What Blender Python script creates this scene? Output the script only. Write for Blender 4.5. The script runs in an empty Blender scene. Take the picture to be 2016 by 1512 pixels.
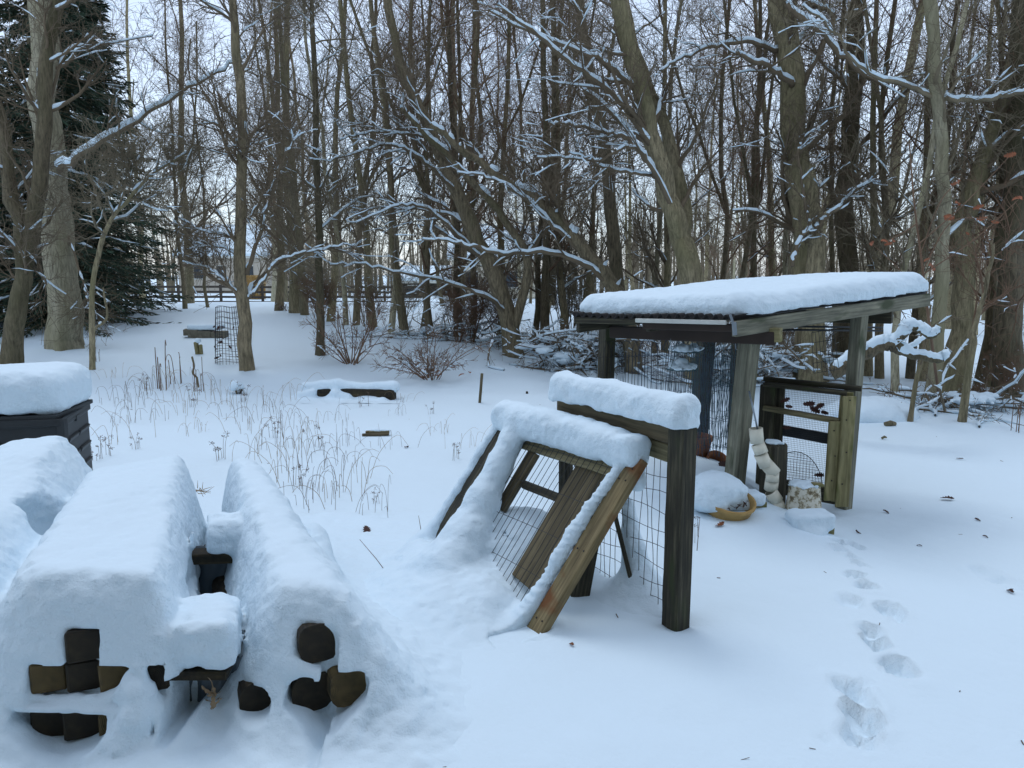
import bpy, bmesh, math
import numpy as np
from mathutils import Matrix, Vector

# ------------------------------------------------------------------ camera, world, sun, exposure
SC = bpy.context.scene
COL = SC.collection
PITCH = math.radians(8.6)
FPX, CX, CY, CAMZ = 1500.0, 1008.0, 756.0, 1.6
cam_d = bpy.data.cameras.new('camera')
cam_d.sensor_width = 36.0
cam_d.lens = 36.0 * FPX / 2016.0
cam_d.clip_start = 0.05
cam_d.clip_end = 2000.0
cam = bpy.data.objects.new('camera', cam_d)
cam.location = (0, 0, CAMZ)
cam.rotation_euler = (math.pi / 2 - PITCH, 0, 0)
COL.objects.link(cam)
SC.camera = cam

SUN_EL, SUN_AZ = math.radians(62), math.radians(-25)      # azimuth measured from +Y towards +X
world = bpy.data.worlds.new('World')
SC.world = world
world.use_nodes = True
wn = world.node_tree.nodes
wl = world.node_tree.links
wn.clear()
w_out = wn.new('ShaderNodeOutputWorld')
bg_sky = wn.new('ShaderNodeBackground')
bg_cloud = wn.new('ShaderNodeBackground')
w_add = wn.new('ShaderNodeAddShader')
sky = wn.new('ShaderNodeTexSky')
sky.sky_type = 'NISHITA'
sky.sun_disc = False
sky.sun_elevation = SUN_EL
sky.sun_rotation = SUN_AZ
sky.air_density = 1.0
sky.dust_density = 0.5
sky.ozone_density = 4.0
bg_sky.inputs['Strength'].default_value = 0.05
wl.new(sky.outputs['Color'], bg_sky.inputs['Color'])
w_tc = wn.new('ShaderNodeTexCoord')                      # an even overcast deck with soft, broad cloud
w_no = wn.new('ShaderNodeTexNoise')
w_no.inputs['Scale'].default_value = 2.2
w_no.inputs['Detail'].default_value = 4.0
w_rp = wn.new('ShaderNodeValToRGB')
w_rp.color_ramp.elements[0].position = 0.3
w_rp.color_ramp.elements[0].color = (0.53, 0.61, 0.72, 1)
w_rp.color_ramp.elements[1].position = 0.7
w_rp.color_ramp.elements[1].color = (0.66, 0.72, 0.80, 1)
wl.new(w_tc.outputs['Generated'], w_no.inputs['Vector'])
wl.new(w_no.outputs['Fac'], w_rp.inputs['Fac'])
wl.new(w_rp.outputs['Color'], bg_cloud.inputs['Color'])
bg_cloud.inputs['Strength'].default_value = 0.70
wl.new(bg_sky.outputs[0], w_add.inputs[0])
wl.new(bg_cloud.outputs[0], w_add.inputs[1])
wl.new(w_add.outputs[0], w_out.inputs['Surface'])

sun_d = bpy.data.lights.new('sun', 'SUN')
sun_d.energy = 0.5
sun_d.angle = math.radians(24)
sun_d.color = (0.95, 0.98, 1.0)
sun = bpy.data.objects.new('sun', sun_d)
COL.objects.link(sun)
_sd = Vector((math.sin(SUN_AZ) * math.cos(SUN_EL), math.cos(SUN_AZ) * math.cos(SUN_EL), math.sin(SUN_EL)))
sun.rotation_euler = _sd.to_track_quat('Z', 'Y').to_euler()
sun.location = (0, 0, 30)

SC.view_settings.view_transform = 'Standard'
SC.view_settings.look = 'None'
SC.view_settings.exposure = 0.50
SC.view_settings.gamma = 1.0
SC.view_settings.use_curve_mapping = False
SC.render.engine = 'CYCLES'
SC.cycles.max_bounces = 6
SC.cycles.diffuse_bounces = 3
SC.cycles.glossy_bounces = 2
SC.cycles.transparent_max_bounces = 4
SC.cycles.use_denoising = True

# ------------------------------------------------------------------ helpers
rng = np.random.default_rng(11)
cP, sP = math.cos(PITCH), math.sin(PITCH)


def ray(u, v):
    x, y = (u - CX) / FPX, -(v - CY) / FPX
    return np.array([x, cP + y * sP, -sP + y * cP])


def px(u, v, Y):                     # the point seen at photo pixel (u, v) that stands Y metres ahead
    d = ray(u, v)
    return np.array([0, 0, CAMZ]) + d * (Y / d[1])


def gp(u, v, z=0.0):                 # the point of height z seen at photo pixel (u, v)
    d = ray(u, v)
    return np.array([0, 0, CAMZ]) + d * ((z - CAMZ) / d[2])


_LAT = {}


def vnoise(x, y, z, seed=0):
    if seed not in _LAT:
        _LAT[seed] = np.random.default_rng(1000 + seed).random((32, 32, 32)).astype(np.float32) * 2 - 1
    L = _LAT[seed]
    xi, yi, zi = np.floor(x).astype(np.int32), np.floor(y).astype(np.int32), np.floor(z).astype(np.int32)
    fx, fy, fz = x - xi, y - yi, z - zi
    fx = fx * fx * (3 - 2 * fx); fy = fy * fy * (3 - 2 * fy); fz = fz * fz * (3 - 2 * fz)
    x0, y0, z0 = xi & 31, yi & 31, zi & 31
    x1, y1, z1 = (xi + 1) & 31, (yi + 1) & 31, (zi + 1) & 31
    a = L[x0, y0, z0] * (1 - fx) + L[x1, y0, z0] * fx
    b = L[x0, y1, z0] * (1 - fx) + L[x1, y1, z0] * fx
    c = L[x0, y0, z1] * (1 - fx) + L[x1, y0, z1] * fx
    d = L[x0, y1, z1] * (1 - fx) + L[x1, y1, z1] * fx
    a = a * (1 - fy) + b * fy
    c = c * (1 - fy) + d * fy
    return a * (1 - fz) + c * fz


def n2(x, y, s, seed=0):
    return vnoise(np.asarray(x) / s, np.asarray(y) / s, np.zeros_like(np.asarray(x, dtype=float)) + 0.5, seed)


def sstep(a, b, x):
    t = np.clip((x - a) / (b - a), 0, 1)
    return t * t * (3 - 2 * t)


def mk_mesh(name, V, F, smooth=True):
    me = bpy.data.meshes.new(name)
    V = np.asarray(V, dtype=np.float32)
    if not isinstance(F, list):
        F = [F]
    F = [np.asarray(f, dtype=np.int32) for f in F if len(f)]
    if len(V) == 0 or not F: return me
    nl = sum(f.size for f in F); nf = sum(len(f) for f in F)
    me.vertices.add(len(V)); me.vertices.foreach_set('co', V.ravel())
    me.loops.add(nl); me.polygons.add(nf)
    me.loops.foreach_set('vertex_index', np.concatenate([f.ravel() for f in F]))
    tot = np.concatenate([np.full(len(f), f.shape[1], np.int32) for f in F])
    st = np.concatenate([[0], np.cumsum(tot)[:-1]]).astype(np.int32)
    me.polygons.foreach_set('loop_start', st)
    me.polygons.foreach_set('loop_total', tot)
    me.polygons.foreach_set('use_smooth', np.full(nf, smooth))
    me.update(calc_edges=True)
    me.validate()
    return me


def tag(o, label=None, cat=None, group=None, kind=None):
    if label: o['label'] = label
    if cat: o['category'] = cat
    if group: o['group'] = group
    if kind: o['kind'] = kind
    return o


def obj(name, me, m=None, parent=None, **kw):
    o = bpy.data.objects.new(name, me)
    COL.objects.link(o)
    if m is not None and len(me.materials) == 0:
        me.materials.append(m)
    if parent is not None:
        o.parent = parent
        # meshes are given in world space: undo the parent's own placement
        o.matrix_parent_inverse = Matrix.Translation(-parent.location) if parent.type == 'EMPTY' else parent.matrix_basis.inverted()
    return tag(o, **kw)


def thing(name, loc, label, cat, group=None):
    e = bpy.data.objects.new(name, None)
    e.empty_display_size = 0.1
    e.location = Vector([float(c) for c in loc])
    COL.objects.link(e)
    return tag(e, label, cat, group)


def tubes(P, R, k=5, cap=False):
    """P (M,N,3) polylines, R (M,N) radii -> verts, quads"""
    P = np.asarray(P, float); R = np.asarray(R, float)
    M, N = R.shape
    T = np.empty_like(P)
    T[:, 1:-1] = P[:, 2:] - P[:, :-2]
    T[:, 0] = P[:, 1] - P[:, 0]; T[:, -1] = P[:, -1] - P[:, -2]
    T /= np.linalg.norm(T, axis=2, keepdims=True) + 1e-9
    mean = P[:, -1] - P[:, 0]
    ref = np.zeros((M, 3)); ref[np.arange(M), np.argmin(np.abs(mean), axis=1)] = 1.0
    A = np.cross(T, ref[:, None, :]); A /= np.linalg.norm(A, axis=2, keepdims=True) + 1e-9
    B = np.cross(T, A)
    th = np.arange(k) * 2 * np.pi / k
    V = P[:, :, None, :] + R[:, :, None, None] * (A[:, :, None, :] * np.cos(th)[None, None, :, None] + B[:, :, None, :] * np.sin(th)[None, None, :, None])
    base = (np.arange(M) * N * k)[:, None, None]
    i = np.arange(N - 1)[None, :, None] * k
    j = np.arange(k)[None, None, :]; j2 = (j + 1) % k
    F = np.stack(np.broadcast_arrays(base + i + j, base + i + j2, base + i + k + j2, base + i + k + j), axis=-1).reshape(-1, 4)
    V = V.reshape(-1, 3)
    if cap:
        Vc = np.concatenate([P[:, 0], P[:, -1]])
        n0 = len(V)
        jj = np.arange(k); jn = (jj + 1) % k
        tris = []
        for m in range(M):
            b = m * N * k
            c0, c1 = n0 + m, n0 + M + m
            tris.append(np.stack([np.full(k, c0), b + jn, b + jj, ], 1))
            e = b + (N - 1) * k
            tris.append(np.stack([np.full(k, c1), e + jj, e + jn], 1))
        return np.concatenate([V, Vc]), [F, np.concatenate(tris)]
    return V, F


class Acc:                                   # collects several (verts, faces) pieces of ONE part
    def __init__(s): s.V = []; s.Q = []; s.T = []; s.n = 0
    def add(s, V, F):
        V = np.asarray(V, float)
        if not isinstance(F, list): F = [F]
        for f in F:
            f = np.asarray(f, int)
            if len(f) == 0: continue
            (s.Q if f.shape[1] == 4 else s.T).append(f + s.n)
        s.V.append(V); s.n += len(V)
    def mesh(s, name, smooth=True):
        if not s.V: s.V = [np.zeros((0, 3))]
        F = []
        if s.Q: F.append(np.concatenate(s.Q))
        if s.T: F.append(np.concatenate(s.T))
        return mk_mesh(name, np.concatenate(s.V), F, smooth)


def tube1(pts, r, k=6, cap=True):
    pts = np.asarray(pts, float)
    r = np.broadcast_to(np.asarray(r, float), (len(pts),))
    return tubes(pts[None], r[None], k, cap)


def smooth_path(pts, n=8):
    """Catmull-Rom through control points"""
    p = np.asarray(pts, float)
    q = np.vstack([2 * p[0] - p[1], p, 2 * p[-1] - p[-2]])
    out = []
    for i in range(1, len(q) - 2):
        t = np.linspace(0, 1, n, endpoint=False)[:, None]
        a, b, c, d = q[i - 1], q[i], q[i + 1], q[i + 2]
        out.append(0.5 * (2 * b + (c - a) * t + (2 * a - 5 * b + 4 * c - d) * t * t + (-a + 3 * b - 3 * c + d) * t ** 3))
    out.append(p[-1:])
    return np.vstack(out)


def frame_matrix(a, b, up):
    a, b, up = Vector(a), Vector(b), Vector(up)
    x = (b - a).normalized()
    y = up.cross(x).normalized()
    z = x.cross(y)
    m = Matrix((x, y, z)).transposed().to_4x4()
    m.translation = (a + b) / 2
    return m


def beam(name, a, b, w, h, m, parent=None, up=(0, 0, 1), bev=0.004, warp=0.0, seg=1, **kw):
    """squared timber from a to b (w across, h along 'up'), bevelled, slightly uneven"""
    L = float(np.linalg.norm(np.asarray(b) - np.asarray(a)))
    bm = bmesh.new()
    bmesh.ops.create_cube(bm, size=1.0)
    for v in bm.verts:
        v.co = Vector((v.co.x * L, v.co.y * w, v.co.z * h))
    if bev:
        ge_ = bm.edges[:] if bev < .02 else [e for e in bm.edges if abs(e.verts[0].co.x - e.verts[1].co.x) > L * .5]
        bmesh.ops.bevel(bm, geom=ge_, offset=bev, segments=seg, profile=0.5, affect='EDGES')
    if warp:
        for v in bm.verts:
            v.co += Vector(rng.normal(0, warp, 3).tolist())
    me = bpy.data.meshes.new(name)
    bm.to_mesh(me); bm.free()
    o = obj(name, me, m, parent, **kw)
    o.matrix_basis = frame_matrix(a, b, up)
    return o


def lathe(prof, k=28):
    """prof list of (r, z) -> verts, quads about Z"""
    th = np.arange(k) * 2 * np.pi / k
    V = np.array([[r * math.cos(t), r * math.sin(t), z] for r, z in prof for t in th])
    n = len(prof)
    F = [[i * k + j, i * k + (j + 1) % k, (i + 1) * k + (j + 1) % k, (i + 1) * k + j] for i in range(n - 1) for j in range(k)]
    return V, np.array(F)


def rot_to(V, axis, origin):
    z = np.asarray(axis, float); z /= np.linalg.norm(z)
    x = np.cross([0, 1, 0.01], z); x /= np.linalg.norm(x)
    y = np.cross(z, x)
    return V[:, :1] * x + V[:, 1:2] * y + V[:, 2:3] * z + np.asarray(origin)


# ------------------------------------------------------------------ materials
def new_mat(name):
    m = bpy.data.materials.new(name)
    m.use_nodes = True
    nt = m.node_tree
    return m, nt.nodes, nt.links, nt.nodes['Principled BSDF']


def tex(nodes, links, kind, coord, scale_vec=(1, 1, 1), **inp):
    tc = nodes.new('ShaderNodeTexCoord'); mp = nodes.new('ShaderNodeMapping')
    mp.inputs['Scale'].default_value = scale_vec
    links.new(tc.outputs[coord], mp.inputs['Vector'])
    t = nodes.new(kind)
    links.new(mp.outputs['Vector'], t.inputs['Vector'])
    for k, v in inp.items(): t.inputs[k].default_value = v
    return t


def ramp(nodes, links, src, stops):
    r = nodes.new('ShaderNodeValToRGB')
    e = r.color_ramp.elements
    while len(e) < len(stops): e.new(0.5)
    for el, (p, c) in zip(e, stops):
        el.position = p; el.color = (c[0], c[1], c[2], 1)
    links.new(src, r.inputs['Fac'])
    return r


def bump(nodes, links, b, src, strength, dist, prev=None):
    n = nodes.new('ShaderNodeBump')
    n.inputs['Strength'].default_value = strength
    n.inputs['Distance'].default_value = dist
    links.new(src, n.inputs['Height'])
    if prev is not None: links.new(prev.outputs['Normal'], n.inputs['Normal'])
    links.new(n.outputs['Normal'], b.inputs['Normal'])
    return n


def grain_mat(name, dark, mid, light, scale=(3, 60, 60), rough=0.85, coord='Object', bs=0.5, stain=None, bdist=0.004):
    m, n, l, b = new_mat(name)
    t = tex(n, l, 'ShaderNodeTexNoise', coord, scale, Scale=1.0, Detail=6.0, Roughness=0.65)
    r = ramp(n, l, t.outputs['Fac'], [(0.3, dark), (0.5, mid), (0.72, light)])
    t2 = tex(n, l, 'ShaderNodeTexNoise', coord, (4, 9, 9), Scale=1.0, Detail=4.0)
    mul = n.new('ShaderNodeMix'); mul.data_type = 'RGBA'; mul.blend_type = 'MULTIPLY'
    mul.inputs['Factor'].default_value = 0.8
    r2 = ramp(n, l, t2.outputs['Fac'], [(0.3, (0.55, 0.55, 0.5)), (0.7, (1.1, 1.08, 1.0))])
    l.new(r.outputs['Color'], mul.inputs[6]); l.new(r2.outputs['Color'], mul.inputs[7])
    out = mul.outputs[2]
    if stain:
        t3 = tex(n, l, 'ShaderNodeTexNoise', coord, stain[1], Scale=1.0, Detail=3.0)
        r3 = ramp(n, l, t3.outputs['Fac'], [(stain[2], (0, 0, 0)), (stain[2] + 0.12, (1, 1, 1))])
        mx = n.new('ShaderNodeMix'); mx.data_type = 'RGBA'
        l.new(r3.outputs['Color'], mx.inputs['Factor'])
        l.new(out, mx.inputs[6]); mx.inputs[7].default_value = (*stain[0], 1)
        out = mx.outputs[2]
    l.new(out, b.inputs['Base Color'])
    b.inputs['Roughness'].default_value = rough
    bump(n, l, b, t.outputs['Fac'], bs, bdist)
    return m


def plain_mat(name, c, rough=0.7, var=0.25, scale=8.0, metal=0.0, bs=0.2):
    m, n, l, b = new_mat(name)
    t = tex(n, l, 'ShaderNodeTexNoise', 'Object', (1, 1, 1), Scale=scale, Detail=5.0)
    r = ramp(n, l, t.outputs['Fac'], [(0.25, [x * (1 - var) for x in c]), (0.75, [x * (1 + var) for x in c])])
    l.new(r.outputs['Color'], b.inputs['Base Color'])
    b.inputs['Roughness'].default_value = rough
    b.inputs['Metallic'].default_value = metal
    if bs: bump(n, l, b, t.outputs['Fac'], bs, 0.004)
    return m


def bark_mat(name, dark, light, moss, sc=1.0):
    m, n, l, b = new_mat(name)
    t = tex(n, l, 'ShaderNodeTexNoise', 'Object', (30 * sc, 30 * sc, 5.5 * sc), Scale=1.0, Detail=7.0, Roughness=0.72)
    r = ramp(n, l, t.outputs['Fac'], [(0.34, dark), (0.62, light)])
    t2 = tex(n, l, 'ShaderNodeTexNoise', 'Object', (1.6, 1.6, 0.8), Scale=1.0, Detail=4.0)
    r2 = ramp(n, l, t2.outputs['Fac'], [(0.42, (0, 0, 0)), (0.66, (0.75, 0.75, 0.75))])
    mx = n.new('ShaderNodeMix'); mx.data_type = 'RGBA'
    l.new(r2.outputs['Color'], mx.inputs['Factor'])
    l.new(r.outputs['Color'], mx.inputs[6]); mx.inputs[7].default_value = (*moss, 1)
    oi = n.new('ShaderNodeObjectInfo')
    mr = n.new('ShaderNodeMapRange'); mr.inputs['To Min'].default_value = 0.65; mr.inputs['To Max'].default_value = 1.35
    l.new(oi.outputs['Random'], mr.inputs['Value'])
    sc_ = n.new('ShaderNodeVectorMath'); sc_.operation = 'SCALE'
    l.new(mx.outputs[2], sc_.inputs[0]); l.new(mr.outputs['Result'], sc_.inputs['Scale'])
    l.new(sc_.outputs[0], b.inputs['Base Color'])
    b.inputs['Roughness'].default_value = 0.9
    bump(n, l, b, t.outputs['Fac'], 0.9, 0.03)
    return m


def snow_mat(name, fine=1.0):
    m, n, l, b = new_mat(name)
    b.inputs['Base Color'].default_value = (0.735, 0.86, 0.94, 1)
    b.inputs['Roughness'].default_value = 0.62
    b.inputs['Specular IOR Level'].default_value = 0.25
    if fine:
        t1 = tex(n, l, 'ShaderNodeTexNoise', 'Object', (1, 1, 1), Scale=26.0, Detail=5.0, Roughness=0.6)
        t2 = tex(n, l, 'ShaderNodeTexNoise', 'Object', (1, 1, 1), Scale=140.0, Detail=3.0)
        b1 = bump(n, l, b, t1.outputs['Fac'], 0.35 * fine, 0.02)
        b2 = bump(n, l, b, t2.outputs['Fac'], 0.3 * fine, 0.004, b1)
        ge_ = n.new('ShaderNodeNewGeometry'); sx = n.new('ShaderNodeSeparateXYZ')
        l.new(ge_.outputs['True Normal'], sx.inputs[0])
        for bb, lo_, hi_ in ((b1, 0.18, 0.75), (b2, 0.2, 0.5)):
            mr = n.new('ShaderNodeMapRange')
            mr.inputs['From Min'].default_value = 0.95; mr.inputs['From Max'].default_value = 0.3
            mr.inputs['To Min'].default_value = lo_; mr.inputs['To Max'].default_value = hi_
            l.new(sx.outputs['Z'], mr.inputs['Value']); l.new(mr.outputs['Result'], bb.inputs['Strength'])
    return m


M_SNOW = snow_mat('snow')
M_SNOWB = snow_mat('snow_on_branches', 0)
M_BARK = bark_mat('bark', (0.10, 0.08, 0.047), (0.38, 0.315, 0.19), (0.17, 0.155, 0.07))
M_BARKP = bark_mat('bark_pale', (0.17, 0.145, 0.095), (0.48, 0.43, 0.30), (0.28, 0.255, 0.145), 0.8)
M_BARKD = bark_mat('bark_dark', (0.07, 0.055, 0.034), (0.27, 0.215, 0.13), (0.11, 0.098, 0.045))
M_TWIG = plain_mat('twig', (0.15, 0.112, 0.07), 0.85, 0.3, 3.0, bs=0)
M_TWIGR = plain_mat('twig_reddish', (0.17, 0.10, 0.06), 0.85, 0.3, 3.0, bs=0)
M_TWIGG = plain_mat('twig_grey', (0.19, 0.155, 0.10), 0.85, 0.3, 3.0, bs=0)
M_NEEDLE = plain_mat('needles', (0.03, 0.055, 0.03), 0.7, 0.5, 2.0, bs=0)
M_WOOD = grain_mat('weathered_wood', (0.09, 0.08, 0.045), (0.21, 0.18, 0.10), (0.33, 0.285, 0.17))
M_WOODG = grain_mat('grey_post_wood', (0.09, 0.09, 0.07), (0.20, 0.195, 0.15), (0.33, 0.315, 0.24), stain=((0.06, 0.07, 0.035), (3, 9, 9), 0.58))
M_WOODR = grain_mat('stained_rail_wood', (0.11, 0.08, 0.04), (0.24, 0.18, 0.09), (0.35, 0.27, 0.15), stain=((0.17, 0.065, 0.018), (5.5, 5, 5), 0.56))
M_WOODD = grain_mat('dark_wood', (0.014, 0.012, 0.008), (0.042, 0.037, 0.023), (0.13, 0.115, 0.075), stain=((0.035, 0.042, 0.014), (3, 9, 9), 0.58))
M_WOODB = grain_mat('brown_board', (0.06, 0.046, 0.025), (0.13, 0.102, 0.058), (0.21, 0.168, 0.10))
M_WOODY = grain_mat('mossy_yellow_wood', (0.14, 0.12, 0.05), (0.27, 0.235, 0.115), (0.40, 0.35, 0.19), stain=((0.13, 0.13, 0.04), (3, 8, 8), 0.55))
M_TIMBER = grain_mat('wet_timber', (0.010, 0.008, 0.005), (0.026, 0.019, 0.010), (0.06, 0.044, 0.022), scale=(40, 18, 18), stain=((0.055, 0.04, 0.014), (2, 7, 7), 0.6))
M_TIMBERL = grain_mat('brown_timber', (0.05, 0.034, 0.013), (0.12, 0.083, 0.032), (0.19, 0.135, 0.06), scale=(40, 14, 14), stain=((0.012, 0.010, 0.006), (2, 9, 9), 0.58))
def add_rings(m):
    n, l = m.node_tree.nodes, m.node_tree.links
    b = n['Principled BSDF']
    src = b.inputs['Base Color'].links[0].from_socket
    w = tex(n, l, 'ShaderNodeTexWave', 'Object', (1, 1, 1), Scale=55.0, Distortion=1.6, Detail=2.0)
    w.wave_type = 'RINGS'; w.rings_direction = 'X'
    r_ = ramp(n, l, w.outputs['Fac'], [(0.2, (0.45, 0.45, 0.45)), (0.8, (1.35, 1.3, 1.2))])
    mx = n.new('ShaderNodeMix'); mx.data_type = 'RGBA'; mx.blend_type = 'MULTIPLY'; mx.inputs['Factor'].default_value = .75
    l.new(src, mx.inputs[6]); l.new(r_.outputs['Color'], mx.inputs[7]); l.new(mx.outputs[2], b.inputs['Base Color'])


add_rings(M_TIMBER); add_rings(M_TIMBERL)
M_WIRE = plain_mat('wire', (0.025, 0.027, 0.03), 0.5, 0.3, 20, 0.4, bs=0)
M_WIREG = plain_mat('green_wire', (0.03, 0.085, 0.095), 0.5, 0.4, 6, 0.0, bs=0)
M_WIREB = plain_mat('blue_wire', (0.03, 0.05, 0.085), 0.5, 0.4, 6, 0.0, bs=0)
M_BLACKP = plain_mat('black_plastic', (0.017, 0.020, 0.022), 0.55, 0.3, 5, bs=0.1)
M_PVC = plain_mat('aged_pvc', (0.74, 0.70, 0.57), 0.45, 0.12, 9, bs=0.05)
M_TAN = plain_mat('tan_pot', (0.42, 0.26, 0.085), 0.7, 0.3, 12)
M_TERRA = plain_mat('terracotta', (0.27, 0.10, 0.04), 0.8, 0.35, 9)
M_SHEET = plain_mat('roof_sheet', (0.016, 0.012, 0.011), 0.6, 0.4, 5)
M_RUST = plain_mat('rusty_underside', (0.035, 0.022, 0.016), 0.8, 0.4, 5)
M_GUTTER = plain_mat('white_strip', (0.6, 0.6, 0.55), 0.6, 0.15, 6)
M_METAL = plain_mat('galvanised', (0.28, 0.32, 0.36), 0.45, 0.2, 9, 0.6)
M_TARP = plain_mat('grey_tarp', (0.075, 0.10, 0.12), 0.35, 0.3, 7, bs=0.3)
M_LEAF = plain_mat('dry_leaf', (0.20, 0.065, 0.022), 0.8, 0.5, 15, bs=0)
M_LEAFD = plain_mat('dark_leaf', (0.05, 0.016, 0.011), 0.8, 0.4, 15, bs=0)
M_LEAFO = plain_mat('orange_leaf', (0.30, 0.10, 0.045), 0.8, 0.4, 15, bs=0)
M_STRAW = plain_mat('dry_straw', (0.30, 0.21, 0.12), 0.8, 0.35, 9, bs=0)
M_WEED = plain_mat('dry_weed', (0.12, 0.075, 0.05), 0.8, 0.35, 9, bs=0)
M_STONE = plain_mat('concrete_block', (0.15, 0.135, 0.10), 0.9, 0.3, 14)
M_SIDING = plain_mat('beige_siding', (0.50, 0.44, 0.36), 0.8, 0.08, 2)
M_CREAM = plain_mat('cream_siding', (0.62, 0.56, 0.44), 0.8, 0.08, 2)
M_GLASS = plain_mat('dark_window', (0.03, 0.04, 0.05), 0.15, 0.2, 2, bs=0)
M_FENCE = plain_mat('fence_wood', (0.055, 0.045, 0.036), 0.9, 0.3, 4)


def peeling():
    m, n, l, b = new_mat('peeling_white_paint')
    t = tex(n, l, 'ShaderNodeTexNoise', 'Object', (1, 1, 1), Scale=22.0, Detail=6.0, Roughness=0.7)
    r = ramp(n, l, t.outputs['Fac'], [(0.40, (0.13, 0.10, 0.055)), (0.47, (0.35, 0.31, 0.20)), (0.52, (0.62, 0.60, 0.5)), (0.8, (0.7, 0.68, 0.6))])
    l.new(r.outputs['Color'], b.inputs['Base Color'])
    b.inputs['Roughness'].default_value = 0.75
    bump(n, l, b, t.outputs['Fac'], 0.4, 0.004)
    return m


M_PEEL = peeling()

# ------------------------------------------------------------------ ground
FOOT = [(1650, 1072, .10, .05), (1682, 1070, .09, .05), (1652, 1090, .09, .05), (1678, 1105, .08, .05), (1690, 1122, .08, .05), (1684, 1150, .09, .06),
        (1702, 1172, .10, .06), (1673, 1203, .11, .035), (1752, 1222, .12, .06), (1772, 1240, .08, .03), (1712, 1262, .09, .05), (1722, 1288, .10, .07),
        (1765, 1335, .13, .07), (1668, 1378, .12, .05), (1692, 1400, .12, .06), (1695, 1440, .12, .075), (1686, 1478, .10, .06), (1985, 1120, .16, .03), (1945, 1100, .16, .03),
        (1700, 1372, .06, .03), (1630, 1485, .04, .02)]
FOOT_P = [(gp(u, v, -0.06), r * .66, d * .75) for u, v, r, d in FOOT]
PITS = []


def gh(x, y):
    x = np.asarray(x, float); y = np.asarray(y, float)
    z = np.zeros_like(x + y)
    z = z - 0.13 * sstep(1.55, 2.5, x + 0.25 * (y - 5.0)) * (1 - sstep(14, 30, y))
    z = z + 0.17 * np.exp(-(((x - 1.35) / 0.75) ** 2 + ((y - 5.6) / 0.95) ** 2)) * (1 - sstep(1.6, 2.3, x))
    z = z + 0.42 * sstep(9, 24, y) * (1 - sstep(-4.0, 3.0, x - 0.1 * y))
    z = z - 1.15 * sstep(25, 50, y) - 1.2 * sstep(50, 160, y)
    # soft old drifts
    z = z + 0.030 * n2(x, y, 1.7, 1) + 0.022 * n2(x * 0.6, y, 0.7, 2) + 0.006 * n2(x * 0.7, y, 0.27, 3)
    near = 1 - sstep(6, 10, y)
    z = z + near * (0.0035 * n2(x, y, 0.11, 9) + 0.002 * n2(x, y, 0.06, 10))
    far = sstep(5, 9, y)
    z = z + far * 0.032 * n2(x * 0.35, y, 0.6, 4) * (1 - sstep(30, 60, y))
    for p, r, d in FOOT_P:
        dx, dy = x - p[0], y - p[1]
        q = np.sqrt((dx / (r * 0.72)) ** 2 + (dy / (r * 1.15)) ** 2) + 0.35 * n2(x, y, 0.05, 5) + 0.25 * n2(x, y, 0.11, 6)
        z = z - 1.15 * d * (1 - sstep(0.75, 1.0, q)) * (1 + 0.5 * n2(x, y, 0.05, 7)) + 0.3 * d * np.exp(-((q - 1.25) / 0.28) ** 2) * (n2(x, y, 0.07, 8) + 0.6)
    for (a, b, r, d) in PITS:
        q = np.hypot(x - a, y - b) / r
        z = z - d * np.exp(-q ** 2)
    return z


def G(x, y): return float(gh(x, y))


def base_of(u, v):                    # ground point under a photo pixel, on the real terrain
    z = 0.0
    for _ in range(12):
        p = gp(u, v, z); z = 0.5 * z + 0.5 * G(p[0], p[1])
    return np.array([p[0], p[1], G(p[0], p[1])])


POST_FOOT = base_of(1330, 1222)
PITS.append((POST_FOOT[0], POST_FOOT[1], 0.10, 0.035))
for _u, _v, _r in ((14, 722, .3), (135, 684, .5), (488, 728, .25), (630, 700, .2), (180, 705, .12), (692, 716, .35), (850, 745, .4)):
    _b = base_of(_u, _v); PITS.append((_b[0] + .05, _b[1] + .1, _r, -.045))
PITS.append((-1.53, 2.36, 0.16, 0.10))
PITS.append((-1.10, 2.45, 0.13, 0.05))
PITS.append((-0.68, 2.44, 0.14, 0.04))


def axis_steps(lo, hi, step, far_lo, far_hi, g):
    c = list(np.arange(lo, hi, step))
    a, s = [], step
    v = lo
    while v > far_lo:
        s *= g; v -= s; a.append(v)
    s = step; v = hi
    b = []
    while v < far_hi:
        b.append(v); s *= g; v += s
    return np.array(a[::-1] + c + b)


xs = axis_steps(-3.2, 4.0, 0.028, -220, 220, 1.10)
ys = axis_steps(1.2, 7.2, 0.028, -30, 420, 1.055)
XX, YY = np.meshgrid(xs, ys)
ZZ = gh(XX, YY)
nx, ny = len(xs), len(ys)
ii = np.arange(ny - 1)[:, None] * nx + np.arange(nx - 1)[None, :]
GF = np.stack([ii, ii + 1, ii + 1 + nx, ii + nx], -1).reshape(-1, 4)
obj('snow_ground', mk_mesh('snow_ground', np.stack([XX, YY, ZZ], -1).reshape(-1, 3), GF), M_SNOW, kind='structure')


# ------------------------------------------------------------------ snow from distance fields
def smin(a, b, k):
    h = np.clip(0.5 + 0.5 * (b - a) / k, 0, 1)
    return b * (1 - h) + a * h - k * h * (1 - h)


def smax(a, b, k): return -smin(-a, -b, k)


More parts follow.
